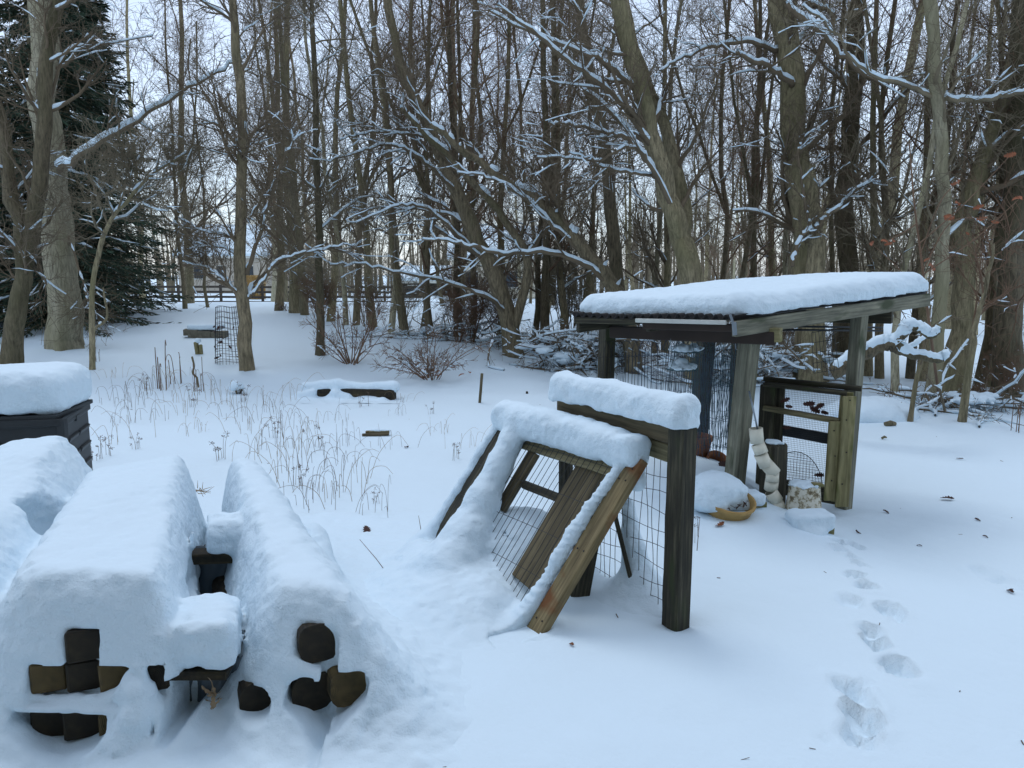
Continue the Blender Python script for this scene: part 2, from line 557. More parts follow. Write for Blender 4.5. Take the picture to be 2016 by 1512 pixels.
def sd_cap(P, a, b, ra, rb=None, squash=1.0):
    rb = ra if rb is None else rb
    a = np.asarray(a, np.float32); b = np.asarray(b, np.float32)
    ab = b - a
    d = [P[i] - a[i] for i in range(3)]
    t = np.clip((d[0] * ab[0] + d[1] * ab[1] + d[2] * ab[2]) / float(ab @ ab), 0, 1)
    return np.sqrt((d[0] - t * ab[0]) ** 2 + (d[1] - t * ab[1]) ** 2 + ((d[2] - t * ab[2]) / squash) ** 2) - (ra + (rb - ra) * t)


def sd_chain(P, pts, rs, k=0.03, squash=1.0):
    out = None
    for i in range(len(pts) - 1):
        d = sd_cap(P, pts[i], pts[i + 1], rs[i], rs[i + 1], squash)
        out = d if out is None else smin(out, d, k)
    return out


def sd_box(P, c, X, Y, Z, half, r):
    d = [P[i] - c[i] for i in range(3)]
    q = []
    for ax, h in zip((X, Y, Z), half):
        ax = np.asarray(ax, float); ax = ax / np.linalg.norm(ax)
        q.append(np.abs(d[0] * ax[0] + d[1] * ax[1] + d[2] * ax[2]) - (h - r))
    o = np.sqrt(sum(np.maximum(v, 0) ** 2 for v in q))
    return o + np.minimum(np.maximum(np.maximum(q[0], q[1]), q[2]), 0) - r


def sd_ell(P, c, r):
    k0 = np.sqrt(sum(((P[i] - c[i]) / r[i]) ** 2 for i in range(3)))
    return (k0 - 1) * min(r)


def rough(P, d, amp, s, seed=20):
    return d + amp * (vnoise(P[0] / s, P[1] / s, P[2] / s, seed) + 0.5 * vnoise(P[0] / s * 2.1, P[1] / s * 2.1, P[2] / s * 2.1, seed + 1))


def surface_nets(fn, lo, hi, h):
    n = [int(math.ceil((hi[i] - lo[i]) / h)) + 1 for i in range(3)]
    ax = [(lo[i] + h * np.arange(n[i])).astype(np.float32) for i in range(3)]
    P = np.meshgrid(*ax, indexing='ij')
    D = fn(P).astype(np.float32)
    s = D < 0
    acc = np.zeros([n[0] - 1, n[1] - 1, n[2] - 1, 3], np.float32); cnt = np.zeros([n[0] - 1, n[1] - 1, n[2] - 1], np.float32)
    corners = [(i, j, k) for i in (0, 1) for j in (0, 1) for k in (0, 1)]
    def sl(A, c): return A[c[0]:n[0] - 1 + c[0], c[1]:n[1] - 1 + c[1], c[2]:n[2] - 1 + c[2]]
    for c in corners:
        for a in range(3):
            if c[a] == 0:
                e = list(c); e[a] = 1
                d0, d1 = sl(D, c), sl(D, e)
                cross = (d0 < 0) != (d1 < 0)
                t = np.where(cross, d0 / np.where(cross, d0 - d1, 1), 0)
                for b in range(3):
                    acc[..., b] += np.where(cross, (t if b == a else c[b]), 0)
                cnt += cross
    act = cnt > 0
    idx = -np.ones(act.shape, np.int64); idx[act] = np.arange(act.sum())
    cell = np.argwhere(act)
    V = (acc[act] / cnt[act][:, None] + cell) * h + np.array(lo)
    F = []
    for a in range(3):
        b, c = (a + 1) % 3, (a + 2) % 3
        def S(A, oa):
            q = [slice(None)] * 3
            q[a] = slice(oa, n[a] - 1 + oa); q[b] = slice(1, n[b] - 1); q[c] = slice(1, n[c] - 1)
            return A[tuple(q)]
        s0, s1 = S(s, 0), S(s, 1)
        for flip, mask in ((False, s0 & ~s1), (True, ~s0 & s1)):
            e = np.argwhere(mask)
            if len(e) == 0: continue
            base = e.copy(); base[:, b] += 1; base[:, c] += 1
            def vid(ob, oc):
                q = base.copy(); q[:, b] -= ob; q[:, c] -= oc
                return idx[q[:, 0], q[:, 1], q[:, 2]]
            quad = np.stack([vid(1, 1), vid(0, 1), vid(0, 0), vid(1, 0)], 1)
            F.append(quad[:, ::-1] if flip else quad)
    return V, np.concatenate(F)


def snow(name, fn, lo, hi, h, parent=None, **kw):
    V, F = surface_nets(fn, lo, hi, h)
    return obj(name, mk_mesh(name, V, F), M_SNOW, parent, **kw)


def ground_sdf(P): return P[2] - gh(P[0][:, :, 0], P[1][:, :, 0])[:, :, None]


def snow_blob(name, parent, c, r, amp=0.012, s=0.09, flat=None, h=0.012, seed=30, **kw):
    c = np.asarray(c, float); r = np.asarray(r, float)
    def f(P):
        d = sd_ell(P, c, r)
        d = rough(P, d, amp, s, seed)
        if flat is not None: d = smax(d, flat - P[2], 0.015)
        return d
    return snow(name, f, c - r * 1.35, c + r * 1.35, h, parent, **kw)


# ------------------------------------------------------------------ timber piles under snow
AX = np.array([-0.353, 0.936, 0.0])          # the piles run away to the left
AXR = np.array([-0.44, 0.898, 0.0])


def timber(x, z, y0, ax, L, m, label, s=0.112, bev=0.008, group=None):
    a = np.array([x, y0, z]); b = a + ax * L
    o = beam('landscape_timber', a, b, s, s, m, None, bev=bev, warp=0.0012, seg=3 if bev > .02 else 1)
    tag(o, label, 'timber', group)
    return o


FY = 2.435
timber(-1.462, 0.325, FY, AX, 1.75, M_TIMBER, 'black end of the topmost squared timber in the four-wide stack')
timber(-1.592, 0.210, FY, AX, 1.75, M_TIMBERL, 'brown squared timber end at the outer side of the middle row')
timber(-1.475, 0.210, FY + 0.012, AX, 1.75, M_TIMBER, 'dark timber end directly beneath the topmost squared timber')
timber(-1.358, 0.210, FY + 0.004, AX, 1.75, M_TIMBERL, 'brownish timber end half hidden by the cone of snow')
timber(-1.242, 0.210, FY + 0.008, AX, 1.75, M_TIMBER, 'black timber end beside the grey tarp, middle row')
timber(-1.60, 0.048, FY + 0.005, AX, 1.75, M_TIMBER, 'dark bottom timber end at the outer side under the snow band', s=0.13)
timber(-1.483, 0.048, FY, AX, 1.75, M_TIMBER, 'dark bottom timber end in the middle of the snow scoop', s=0.13)
timber(-1.366, 0.048, FY + 0.01, AX, 1.75, M_TIMBERL, 'brownish bottom timber end beside the cone of snow', s=0.13)
timber(-1.25, 0.048, FY + 0.01, AX, 1.75, M_TIMBERL, 'bottom timber end next to the grey tarp', s=0.13)
RG = 0.045
timber(-0.678, 0.302, 2.505, AXR, 1.6, M_TIMBER, 'black rounded timber end on top of the narrow pile', 0.138, RG)
timber(-0.705, 0.115, 2.505, AXR, 1.6, M_TIMBER, 'black rounded timber end in the bottom row of the narrow pile, middle', 0.14, RG)
timber(-0.572, 0.138, 2.50, AXR, 1.6, M_TIMBERL, 'brown rounded timber end at the narrow pile foot', 0.138, RG)
timber(-0.900, 0.090, 2.505, AXR, 1.6, M_TIMBER, 'lone black rounded timber end poking from a small snow hole', 0.125, RG)
beam('landscape_timber', (-1.50, 3.36, 0.285), (-1.19, 3.42, 0.275), 0.09, 0.05, M_TIMBER, None, label='short dark cross timber bridging the gap above the grey tarp', cat='timber')
beam('plank', (-1.20, 2.50, 0.205), (-1.0, 2.52, 0.195), 0.10, 0.03, M_TIMBER, None, label='thin black plank under a snow cap beside the timber ends', cat='plank')
timber(-2.30, 0.20, 2.9, AX, 1.5, M_TIMBER, 'timber showing through a small hole in the outer drift', 0.13)
# the grey tarp hanging in the gap between the piles
tp = np.array([[-1.19, 2.58, 0.0], [-0.98, 2.60, 0.0], [-1.19, 2.60, 0.20], [-0.98, 2.62, 0.20]])
gx = np.linspace(0, 1, 16)
TV = []
for b in gx:
    for a in gx:
        p = (tp[0] * (1 - a) + tp[1] * a) * (1 - b) + (tp[2] * (1 - a) + tp[3] * a) * b
        TV.append(p + np.array([0, 0.012 * math.sin(9 * a + 3 * b) + 0.008 * math.sin(23 * a - 4 * b), 0]))
TVn = np.array(TV)
TF = [[i * 16 + j, i * 16 + j + 1, (i + 1) * 16 + j + 1, (i + 1) * 16 + j] for i in range(15) for j in range(15)]
tarp = obj('tarp', mk_mesh('tarp', TVn, np.array(TF)), M_TARP, label='crumpled blue-grey tarp hanging under the thin black plank', cat='tarp')
sol = tarp.modifiers.new('thick', 'SOLIDIFY'); sol.thickness = 0.004
d_off = np.array([-0.30, 0.82, 0.05])
TVb = (TVn - tp[0]) * [1.5, 1, 1.4] + np.array([-1.56, 3.44, 0.02])
tarp2 = obj('tarp', mk_mesh('tarp', TVb, np.array(TF)), M_TARP, label='grey tarp seen under the short cross timber in the gap', cat='tarp')
sol = tarp2.modifiers.new('thick', 'SOLIDIFY'); sol.thickness = 0.004


def pile_sdf(P):
    x, y, z = P
    X2, Y2 = x[:, :, 0].astype(float), y[:, :, 0].astype(float)
    lump = 0.045 * n2(X2, Y2, 0.6, 40) + 0.02 * n2(X2, Y2, 0.23, 41)

    def loc(o, ax):                                   # across / along a pile
        dx, dy = X2 - o[0], Y2 - o[1]
        return dx * ax[1] - dy * ax[0], dx * ax[0] + dy * ax[1]

    def fall(q, p): return 1.0 / (1.0 + np.maximum(q, 0) ** p)
    # wide pile: flat top, cliff on one side, long flank on the other, steep front
    ca, cl_ = loc((-1.42, 2.42), AX)
    q = np.sqrt((np.maximum(ca - 0.17, 0) / 0.115) ** 2 + (np.maximum(-ca - 0.15, 0) / 0.23) ** 2 + (np.maximum(2.555 - Y2, 0) / 0.145) ** 2 + (np.maximum(cl_ - 1.80, 0) / 0.10) ** 2)
    hM = (0.565 + lump - 0.02 * cl_ + 0.05 * np.clip(0.1 - np.abs(ca), 0, .1)) * fall(q, 4.0)
    # narrow pile: a peaked ridge that spreads towards the front
    ra_, rl = loc((-0.68, 2.50), AXR)
    spread = np.interp(rl, [0, 0.5, 1.2, 1.95], [0.235, 0.20, 0.15, 0.10])
    q = np.sqrt((np.maximum(np.abs(ra_ + 0.02) - 0.05, 0) / np.where(ra_ > 0, spread * 1.05, spread * 0.62)) ** 2 + (np.maximum(2.615 - Y2, 0) / 0.155) ** 2 + (np.maximum(rl - 1.86, 0) / 0.10) ** 2)
    hR = (np.interp(rl, [0, 0.6, 1.2, 1.9], [0.47, 0.52, 0.54, 0.53]) + lump) * fall(q, 2.9)
    # outer pile, half sunk
    la, ll = loc((-2.12, 2.45), AX)
    q = np.sqrt((np.maximum(np.abs(la) - 0.08, 0) / np.where(la > 0, 0.24, 0.27)) ** 2 + (np.maximum(0.25 - ll, 0) / 0.3) ** 2 + (np.maximum(ll - 2.2, 0) / 0.14) ** 2)
    hL = (0.50 + 1.6 * lump + 0.05 * ll) * fall(q, 3.0)
    gz2 = gh(X2, Y2)
    K = 0.05
    h2 = np.maximum(hM, hR) + K * np.exp(-np.abs(hM - hR) / K) * 0.25 * np.minimum(1, np.minimum(hM, hR) / .1)
    h2 = -smin(-h2, -hL, 0.09)
    h2 = h2 * (1 - sstep(-0.45, -0.08, X2)) * sstep(1.97, 2.2, Y2) * (1 - sstep(4.8, 5.05, Y2))
    for _ in range(2):                                 # settle the creases
        for ax_ in (0, 1):
            pad = [(0, 0), (0, 0)]; pad[ax_] = (2, 2)
            hp_ = np.pad(h2, pad, mode='edge')
            h2 = sum((hp_[i:i + h2.shape[0]] if ax_ == 0 else hp_[:, i:i + h2.shape[1]]) for i in range(5)) / 5
    gr0, gr1 = np.gradient(h2, 0.0135)
    steep = np.clip(np.hypot(gr0, gr1) / 1.2, 0, 1)[:, :, None]
    d = (z - (h2 * 1.03 + gz2 * np.clip(1 - h2 / .3, 0, 1) - 0.012)[:, :, None]) * 0.72
    g = z - gz2[:, :, None]
    step = sd_box(P, (-1.12, 2.61, 0.295), (0.95, 0.3, 0), (-0.3, 0.95, 0), (0, 0.12, 1), (0.12, 0.21, 0.088), 0.055)
    step = smax(step, 2.44 - y, 0.04)
    slab = sd_box(P, (-1.33, 3.42, 0.375), (1, 0.1, 0), (-0.1, 1, 0), (0, 0, 1), (0.15, 0.12, 0.085), 0.07)
    lumpR = sd_cap(P, (-1.10, 3.95, 0.13), (-0.95, 3.60, 0.08), 0.11, 0.09)
    d = smin(d, smin(step, slab, 0.03), 0.03)
    d = smin(d, lumpR, 0.06)
    # hollows where the snow has sunk between the piles
    d = smax(d, -sd_ell(P, (-2.32, 3.62, 0.34), (0.13, 0.24, 0.16)), 0.06)
    d = smax(d, -sd_ell(P, (-2.12, 3.05, 0.22), (0.11, 0.14, 0.12)), 0.05)
    d = smax(d, -sd_ell(P, gp(42, 1110, 0.22), (0.05, 0.12, 0.075)), 0.02)
    # the dark slot along the wide pile
    s0 = np.array([-1.235, 2.84, 0.32]); s1 = np.array([-1.70, 4.08, 0.34])
    sx = (s1 - s0) / np.linalg.norm(s1 - s0)
    d = smax(d, -sd_box(P, (s0 + s1) / 2, sx, (sx[1], -sx[0], 0), (0, 0, 1), (0.66, 0.028, 0.32), 0.02), 0.02)
    d = smin(d, sd_ell(P, (-1.14, 2.98, 0.05), (0.13, 0.30, 0.12)), 0.05)
    # coarse crumbly faces
    d = rough(P, d, 0.003 + 0.009 * steep, 0.06, 22)
    d = rough(P, d, 0.0015 + 0.006 * steep, 0.028, 24)
    # timber ends laid bare
    def slot(x0, x1, z0, z1, yb=FY + 0.03, r=0.006):
        return sd_box(P, ((x0 + x1) / 2, yb - 0.3, (z0 + z1) / 2), (1, 0, 0), (0, 1, 0), (0, 0, 1), ((x1 - x0) / 2, 0.3, (z1 - z0) / 2), r)
    cut = slot(-1.518, -1.406, 0.26, 0.381)
    cut = np.minimum(cut, slot(-1.65, -1.184, 0.135, 0.268))
    scoop = np.maximum(slot(-1.70, -1.36, -0.10, 0.112), np.sqrt(((x + 1.522) / 1.2) ** 2 + (z - 0.125) ** 2) - 0.15 + 0.012 * vnoise(x / 0.05, y / 0.05, z / 0.05, 50))
    cut = np.minimum(cut, scoop)
    cut = np.minimum(cut, slot(-1.305, -1.205, 0.045, 0.10))
    # gap with the tarp, its lower edge banked up
    gap = np.maximum(slot(-1.185, -1.045, -0.03, 0.205, 2.60), -(z - 0.02 - 1.25 * np.clip(x + 1.15, 0, 1)))
    cut = np.minimum(cut, gap)
    gap2 = np.maximum(slot(-1.455, -1.30, 0.12, 0.312, 3.40), np.sqrt(((x + 1.385) / 0.9) ** 2 + ((z - 0.33) / 1.3) ** 2) - 0.115)
    gap2 = np.maximum(gap2, 3.0 - y)
    cut = np.minimum(cut, gap2)
    # narrow pile
    nz = 0.010 * vnoise(x / 0.06, y / 0.06, z / 0.06, 52)
    c1 = np.maximum(slot(-0.748, -0.608, 0.222, 0.376, 2.53, 0.03), -0.75 * (x + 0.75) - (z - 0.235) + 0.035)
    c2 = np.maximum(slot(-0.780, -0.630, -0.02, 0.188, 2.53, 0.03), -(z - 0.05) - 0.9 * (x + 0.665) - 0.045)
    c3 = np.maximum(slot(-0.645, -0.500, 0.04, 0.212, 2.53, 0.035), -(z - 0.07) + 0.75 * (x + 0.60) - 0.02)
    c5 = slot(-0.668, -0.612, 0.15, 0.30, 2.53, 0.01)
    c4 = np.maximum(slot(-0.958, -0.838, 0.03, 0.145, 2.53, 0.03), np.sqrt((x + 0.898) ** 2 + ((z - 0.10) / 0.85) ** 2) - 0.066)
    for c in (c1, c2, c3, c4, c5):
        cut = np.minimum(cut, c + nz)
    d = smax(d, -cut, 0.006)
    # snow that has slid back across the ends
    band = sd_chain(P, [(-1.645, 2.43, 0.138), (-1.50, 2.42, 0.128), (-1.39, 2.415, 0.14), (-1.31, 2.41, 0.175), (-1.272, 2.415, 0.262)], [0.018, 0.027, 0.026, 0.032, 0.02], 0.03)
    cone = sd_chain(P, [(-1.27, 2.425, 0.262), (-1.265, 2.405, 0.19), (-1.262, 2.385, 0.11), (-1.30, 2.37, 0.0)], [0.018, 0.042, 0.062, 0.085], 0.02)
    cone2 = sd_chain(P, [(-1.27, 2.41, 0.20), (-1.225, 2.41, 0.12)], [0.03, 0.04], 0.02)
    ad = smin(smin(band, cone, 0.02), cone2, 0.02)
    ad = rough(P, ad, 0.009, 0.04, 26)
    d = np.minimum(d, ad)
    return np.maximum(d, -(g + 0.02))


snow('snow_drift', pile_sdf, (-3.3, 1.95, -0.12), (-0.05, 5.1, 0.75), 0.0135, kind='structure')

# ------------------------------------------------------------------ compost bin
cb = np.array([-3.04, 5.05, -0.02])
fdir, sdir = np.array([-0.985, -0.17, 0]), np.array([-0.27, 0.963, 0])
BW, BH = 0.74, 0.64
bin_t = thing('compost_bin', cb, 'black plastic compost bin capped with a thick pillow of snow', 'compost bin')
for nm, a, dr, nrm in (('front_panel', cb, fdir, np.array([0.17, -0.985, 0])), ('side_panel', cb, sdir, np.array([0.963, 0.27, 0]))):
    L = BW if nm == 'front_panel' else 0.64
    p = beam(nm, a + dr * 0.02 + [0, 0, BH / 2 - 0.04], a + dr * (L - 0.02) + [0, 0, BH / 2 - 0.04], 0.02, BH, M_BLACKP, bin_t)
    for k in range(5):
        zz = 0.08 + k * 0.125
        q = a + nrm * 0.012
        for (t0, t1) in ((0.10, 0.46), (0.52, 0.92)):
            beam('louver', q + dr * L * t0 + [0, 0, zz], q + dr * L * t1 + [0, 0, zz], 0.022, 0.035, M_BLACKP, p, up=(nrm * 0.4 + np.array([0, 0, 1])))
    beam('rim', a + nrm * 0.008 - dr * 0.01 + [0, 0, BH - 0.045], a + nrm * 0.008 + dr * L + [0, 0, BH - 0.045], 0.035, 0.05, M_BLACKP, bin_t)
bk = cb + fdir * BW + sdir * 0.64
beam('back_panel', cb + sdir * 0.64 + [0, 0, BH / 2 - 0.04], bk + [0, 0, BH / 2 - 0.04], 0.02, BH, M_BLACKP, bin_t)
beam('side_panel', cb + fdir * BW + [0, 0, BH / 2 - 0.04], bk + [0, 0, BH / 2 - 0.04], 0.02, BH, M_BLACKP, bin_t)
beam('corner_post', cb + [0, 0, -0.05], cb + [0, 0, BH - 0.02], 0.05, 0.05, M_BLACKP, bin_t, up=(0, 1, 0))
beam('latch', cb + np.array([0.963, 0.27, 0]) * 0.02 + sdir * 0.24 + [0, 0, 0.575], cb + np.array([0.963, 0.27, 0]) * 0.02 + sdir * 0.32 + [0, 0, 0.575], 0.02, 0.04, M_BLACKP, bin_t)
beam('lid', cb + fdir * -0.01 + sdir * 0.32 + [0, 0, BH - 0.01], cb + fdir * (BW + 0.01) + sdir * 0.32 + [0, 0, BH - 0.01], 0.66, 0.03, M_BLACKP, bin_t)
cc = cb + fdir * BW / 2 + sdir * 0.32 + [0, 0, BH + 0.135]


def bin_snow(P):
    d = sd_box(P, cc, fdir, sdir, (0, 0, 1), (0.40, 0.35, 0.165), 0.13)
    d = smax(d, (BH - 0.005) - P[2] - 0.05 * np.clip((np.hypot(P[0] - cc[0], P[1] - cc[1]) - 0.33) / 0.1, 0, 1), 0.02)
    return rough(P, d, 0.008, 0.06, 28)


snow('snow_cap', bin_snow, cc - [0.62, 0.6, 0.25], cc + [0.62, 0.6, 0.25], 0.014, bin_t)

# ------------------------------------------------------------------ leaning wire-mesh frame
TL, TR = np.array([-0.044, 4.31, 0.69]), np.array([0.575, 3.42, 0.70])
BR, BL = np.array([0.115, 3.235, -0.03]), np.array([-0.49, 4.13, -0.03])
PN = np.cross(TR - TL, BL - TL); PN /= np.linalg.norm(PN)
if PN[1] > 0: PN = -PN                                    # faces the camera


def pl(s, t, o=0.0): return (TL * (1 - s) + TR * s) * (1 - t) + (BL * (1 - s) + BR * s) * t + PN * o


f1 = thing('mesh_frame', (BL + BR) / 2, 'leaning wooden frame with wire mesh, smothered by a column of snow', 'wooden frame')
beam('side_rail', pl(0.0, -0.02), pl(0.0, 1.0), 0.095, 0.04, M_WOODD, f1, up=PN)
beam('side_rail', pl(1.0, -0.04, 0.012), pl(1.0, 1.06, 0.012), 0.098, 0.045, M_WOODR, f1, up=PN, label='near side rail with rust-brown stains')
beam('top_rail', pl(0.05, 0.045, -0.005), pl(0.955, 0.045, -0.005), 0.085, 0.035, M_WOOD, f1, up=PN)
beam('wide_board', pl(0.73, 0.06, -0.03), pl(0.735, 0.82, -0.03), 0.20, 0.03, M_WOODB, f1, up=PN)
beam('brace', pl(0.30, 0.09, -0.03), pl(0.30, 0.50, -0.03), 0.085, 0.03, M_WOODB, f1, up=PN)
beam('cross_slat', pl(0.35, 0.30, -0.04), pl(0.66, 0.30, -0.04), 0.045, 0.025, M_WOODD, f1, up=PN)
beam('bottom_rail', pl(0.04, 0.99, -0.005), pl(0.955, 0.99, -0.005), 0.085, 0.035, M_WOODD, f1, up=PN)
beam('back_leg', px(1172, 1000, 3.72), px(1135, 1200, 3.56), 0.10, 0.04, M_WOODD, f1, up=(0.3, -1, 0.2))
a = Acc()
for s in np.linspace(0.06, 0.95, 24):
    q = smooth_path([pl(s, 0.03, 0.024 + 0.003 * math.sin(s * 40)), pl(s, 0.35, 0.026), pl(s + 0.003 * math.sin(s * 60), 0.7, 0.024), pl(s, 1.02, 0.026)], 3)
    a.add(*tube1(q, 0.0016, 4, False))
for t in (0.06, 0.29, 0.52, 0.75, 0.96):
    q = smooth_path([pl(0.0, t, 0.028), pl(0.3, t + 0.005, 0.024), pl(0.65, t - 0.005, 0.027), pl(0.99, t, 0.03)], 3)
    a.add(*tube1(q, 0.0016, 4, False))
obj('wire_mesh', a.mesh('wire_mesh'), M_WIRE, f1, kind='stuff')
a = Acc()
c0 = pl(0.035, 0.02, 0.03)
th = np.linspace(0, 2 * np.pi * 0.9, 12)
a.add(*tube1(np.stack([c0[0] + 0.014 * np.cos(th), np.full(12, c0[1]), c0[2] + 0.02 + 0.014 * np.sin(th)], 1), 0.003, 5))
obj('screw_eye', a.mesh('screw_eye'), M_WIRE, f1)
# the thin prop on the far side
prop = beam('stake', px(1208, 1003, 3.62), px(1248, 1165, 3.56), 0.022, 0.022, M_WOODD, f1, up=(0, -1, 0))
prop.name = 'prop_stake'


def frame_snow(P):
    x, y, z = P
    g = ground_sdf(P)
    up = np.array([0, 0, 1.0])
    # thick cap on the top rail
    e = (TR - TL) / np.linalg.norm(TR - TL)
    side = np.array([e[1], -e[0], 0])
    capc = (TL + TR) / 2 + up * 0.072 + side * 0.0
    L = np.linalg.norm(TR - TL)
    cap = sd_box(P, capc, e, side, up, (L / 2 + 0.045, 0.082, 0.085), 0.06)
    cap = smin(cap, sd_cap(P, TL + up * 0.07, TL * 0.55 + TR * 0.45 + up * 0.09, 0.075, 0.08), 0.04)
    cap = smin(cap, sd_chain(P, [TR + up * 0.03 - e * 0.1, TR - up * 0.06 + e * 0.0 + PN * 0.05 * 0], [0.075, 0.05], 0.03), 0.04)
    # column clinging to the mesh, spreading to a drift at the foot
    colm = sd_chain(P, [pl(0.17, -0.02, 0.05), pl(0.22, 0.25, 0.06), pl(0.27, 0.52, 0.08), pl(0.34, 0.75, 0.10), pl(0.42, 0.98, 0.16)], [0.066, 0.066, 0.085, 0.125, 0.17], 0.05)
    foot = sd_ell(P, pl(0.45, 1.03, 0.12), (0.27, 0.30, 0.12))
    foot = smin(foot, sd_cap(P, pl(0.10, 1.0, 0.10), pl(0.70, 1.0, 0.10), 0.09, 0.075), 0.1)
    # ribbon on the near rail, left of the timber
    rib = sd_chain(P, [pl(0.955, 0.0, 0.035), pl(0.925, 0.30, 0.045), pl(0.925, 0.62, 0.045), pl(0.92, 0.97, 0.02)], [0.036, 0.030, 0.029, 0.026], 0.02)
    rib = rib + 0.007 * np.sin(z * 210 + 3 * vnoise(x / 0.1, y / 0.1, z / 0.1, 61)) * 0.6
    rib2 = sd_chain(P, [pl(-0.055, 0.0, 0.01), pl(-0.055, 0.5, 0.01), pl(-0.06, 0.92, 0.02)], [0.038, 0.030, 0.05], 0.02)
    # what lies behind the mesh
    back = sd_ell(P, pl(0.36, 0.80, -0.31), (0.38, 0.36, 0.36))
    back = smax(back, -sd_ell(P, pl(0.42, 0.62, -0.10), (0.09, 0.10, 0.06)), 0.03)
    inner = sd_cap(P, pl(0.08, 0.56, -0.06), pl(0.30, 0.62, -0.05), 0.055, 0.05)
    legs = sd_chain(P, [px(1238, 985, 3.72), px(1246, 1080, 3.66), px(1262, 1180, 3.62)], [0.03, 0.055, 0.10], 0.05)
    clod = sd_ell(P, px(1150, 812, 3.98), (0.05, 0.04, 0.035))
    d = smin(cap, colm, 0.035)
    d = smin(d, rib, 0.02); d = smin(d, rib2, 0.03)
    low = smin(smin(foot, back, 0.08), legs, 0.08)
    d = smin(d, smin(low, inner, 0.05), 0.05)
    d = smin(d, clod, 0.02)
    d = rough(P, d, 0.012, 0.18, 31)
    d = rough(P, d, 0.006, 0.05, 32)
    d = rough(P, d, 0.003, 0.02, 34)
    # keep the near rail's broad face, the wide board and the window clear
    railc = (pl(1.012, 0.0) + pl(1.012, 1.0)) / 2
    ra = pl(1.0, 1.0) - pl(1.0, 0.0); ra = ra / np.linalg.norm(ra)
    rs = np.cross(PN, ra)
    keep = sd_box(P, railc + PN * 0.10, ra, rs, PN, (0.415, 0.043, 0.09), 0.01)
    d = smax(d, -keep, 0.012)
    k = 0.24
    gl = g + 0.012 + 0.03 * (1 - sstep(2.65, 2.95, y))          # the drift's rim runs out under the ground snow
    h = np.clip(0.5 + 0.5 * (gl - d) / k, 0, 1)
    d = gl * (1 - h) + d * h - k * h * (1 - h)
    keep2 = sd_box(P, pl(1.0, 0.97, 0.10), ra, rs, PN, (0.16, 0.05, 0.11), 0.01)
    d = smax(d, -keep2, 0.012)
    d = rough(P, d, 0.002, 0.03, 36)
    return np.maximum(d, -(g + 0.02))


snow('snow_cover', frame_snow, (-0.95, 2.6, -0.12), (1.05, 4.85, 1.0), 0.0125, f1)

# ------------------------------------------------------------------ upright gate frame behind it
g0, g1 = np.array([POST_FOOT[0], POST_FOOT[1], 0.0]), np.array([0.275, 4.06, 0.0])
ge = (g1 - g0) / np.linalg.norm(g1 - g0); gn = np.array([ge[1], -ge[0], 0])
f2 = thing('fence_panel', (g0 + g1) / 2, 'upright wire fence panel with a dark square post and snow-loaded top rail', 'fence panel')
beam('post', g0 + [0, 0, -0.25], g0 + [0.003, 0.0, 0.905], 0.096, 0.094, M_WOODD, f2, up=gn, label='dark wet square post, streaked with moss', bev=0.006)
beam('post', g1 + [0.02, 0, -0.25], g1 + [0.02, 0, 0.80], 0.07, 0.05, M_WOODD, f2, up=gn)
beam('top_rail', g0 + ge * 0.05 + [0, 0, 0.862], g1 + ge * 0.03 + [0, 0, 0.868], 0.04, 0.085, M_WOODB, f2)
beam('cleat', g0 + ge * 0.05 + [0, 0, 0.765] + gn * 0.012, g0 + ge * 0.28 + [0, 0, 0.775] + gn * 0.012, 0.03, 0.085, M_WOOD, f2)
a = Acc()
GL = np.linalg.norm(g1 - g0)
for s in np.arange(0.06, GL, 0.043):
    ph = s * 31
    q = smooth_path([g0 + ge * (s + 0.006 * math.sin(ph + i)) + gn * (0.02 + 0.006 * math.sin(ph * 2 + i * 1.7)) + np.array([0, 0, 0.83 - i * 0.125]) for i in range(8)], 2)
    a.add(*tube1(q, 0.0016, 4, False))
for i, zz in enumerate(np.arange(0.03, 0.80, 0.088)):
    q = smooth_path([g0 + ge * s + gn * (0.022 + 0.006 * math.sin(s * 17 + i)) + np.array([0, 0, zz + 0.012 * math.sin(s * 12 + i * 2.1)]) for s in np.linspace(0.05, GL, 9)], 2)
    a.add(*tube1(q, 0.0016, 4, False))
obj('wire_mesh', a.mesh('wire_mesh'), M_WIRE, f2, kind='stuff')
gc = (g0 + g1) / 2 + np.array([0, 0, 0.995])


def gate_snow(P):
    d = sd_box(P, gc + np.array([0, 0, -0.04]), ge, gn, (0, 0, 1), (GL / 2 + 0.055, 0.08, 0.10), 0.065)
    d = smax(d, 0.906 - P[2], 0.02)
    d = smin(d, sd_box(P, gc + ge * (-GL / 2 + 0.05) + np.array([0, 0, -0.055]), ge, gn, (0, 0, 1), (0.09, 0.075, 0.05), 0.03), 0.04)
    d = smax(rough(P, d, 0.016, 0.22, 37), 0.906 - P[2], 0.01)
    return rough(P, rough(P, d, 0.007, 0.06, 38), 0.003, 0.02, 39)


snow('snow_cap', gate_snow, (0.05, 3.0, 0.85), (1.0, 4.35, 1.2), 0.0125, f2)
# ------------------------------------------------------------------ lean-to shed
RA, RB, RC = px(1450, 626, 4.75), px(1824, 574, 5.9), px(1132, 620, 5.5)
RD = RB + RC - RA
e1, e2 = RB - RA, RC - RA                       # e1 climbs to the high end, e2 runs along the low eave
L1, L2 = np.linalg.norm(e1), np.linalg.norm(e2)
RN = np.cross(e1, e2); RN /= np.linalg.norm(RN)
if RN[2] < 0: RN = -RN
shed = thing('lean_to_shed', [1.9, 5.6, 0], 'low open lean-to shed with corrugated roof under thick snow', 'shed')


def rp(s, t, o=0.0): return RA + e1 * s + e2 * t + RN * o


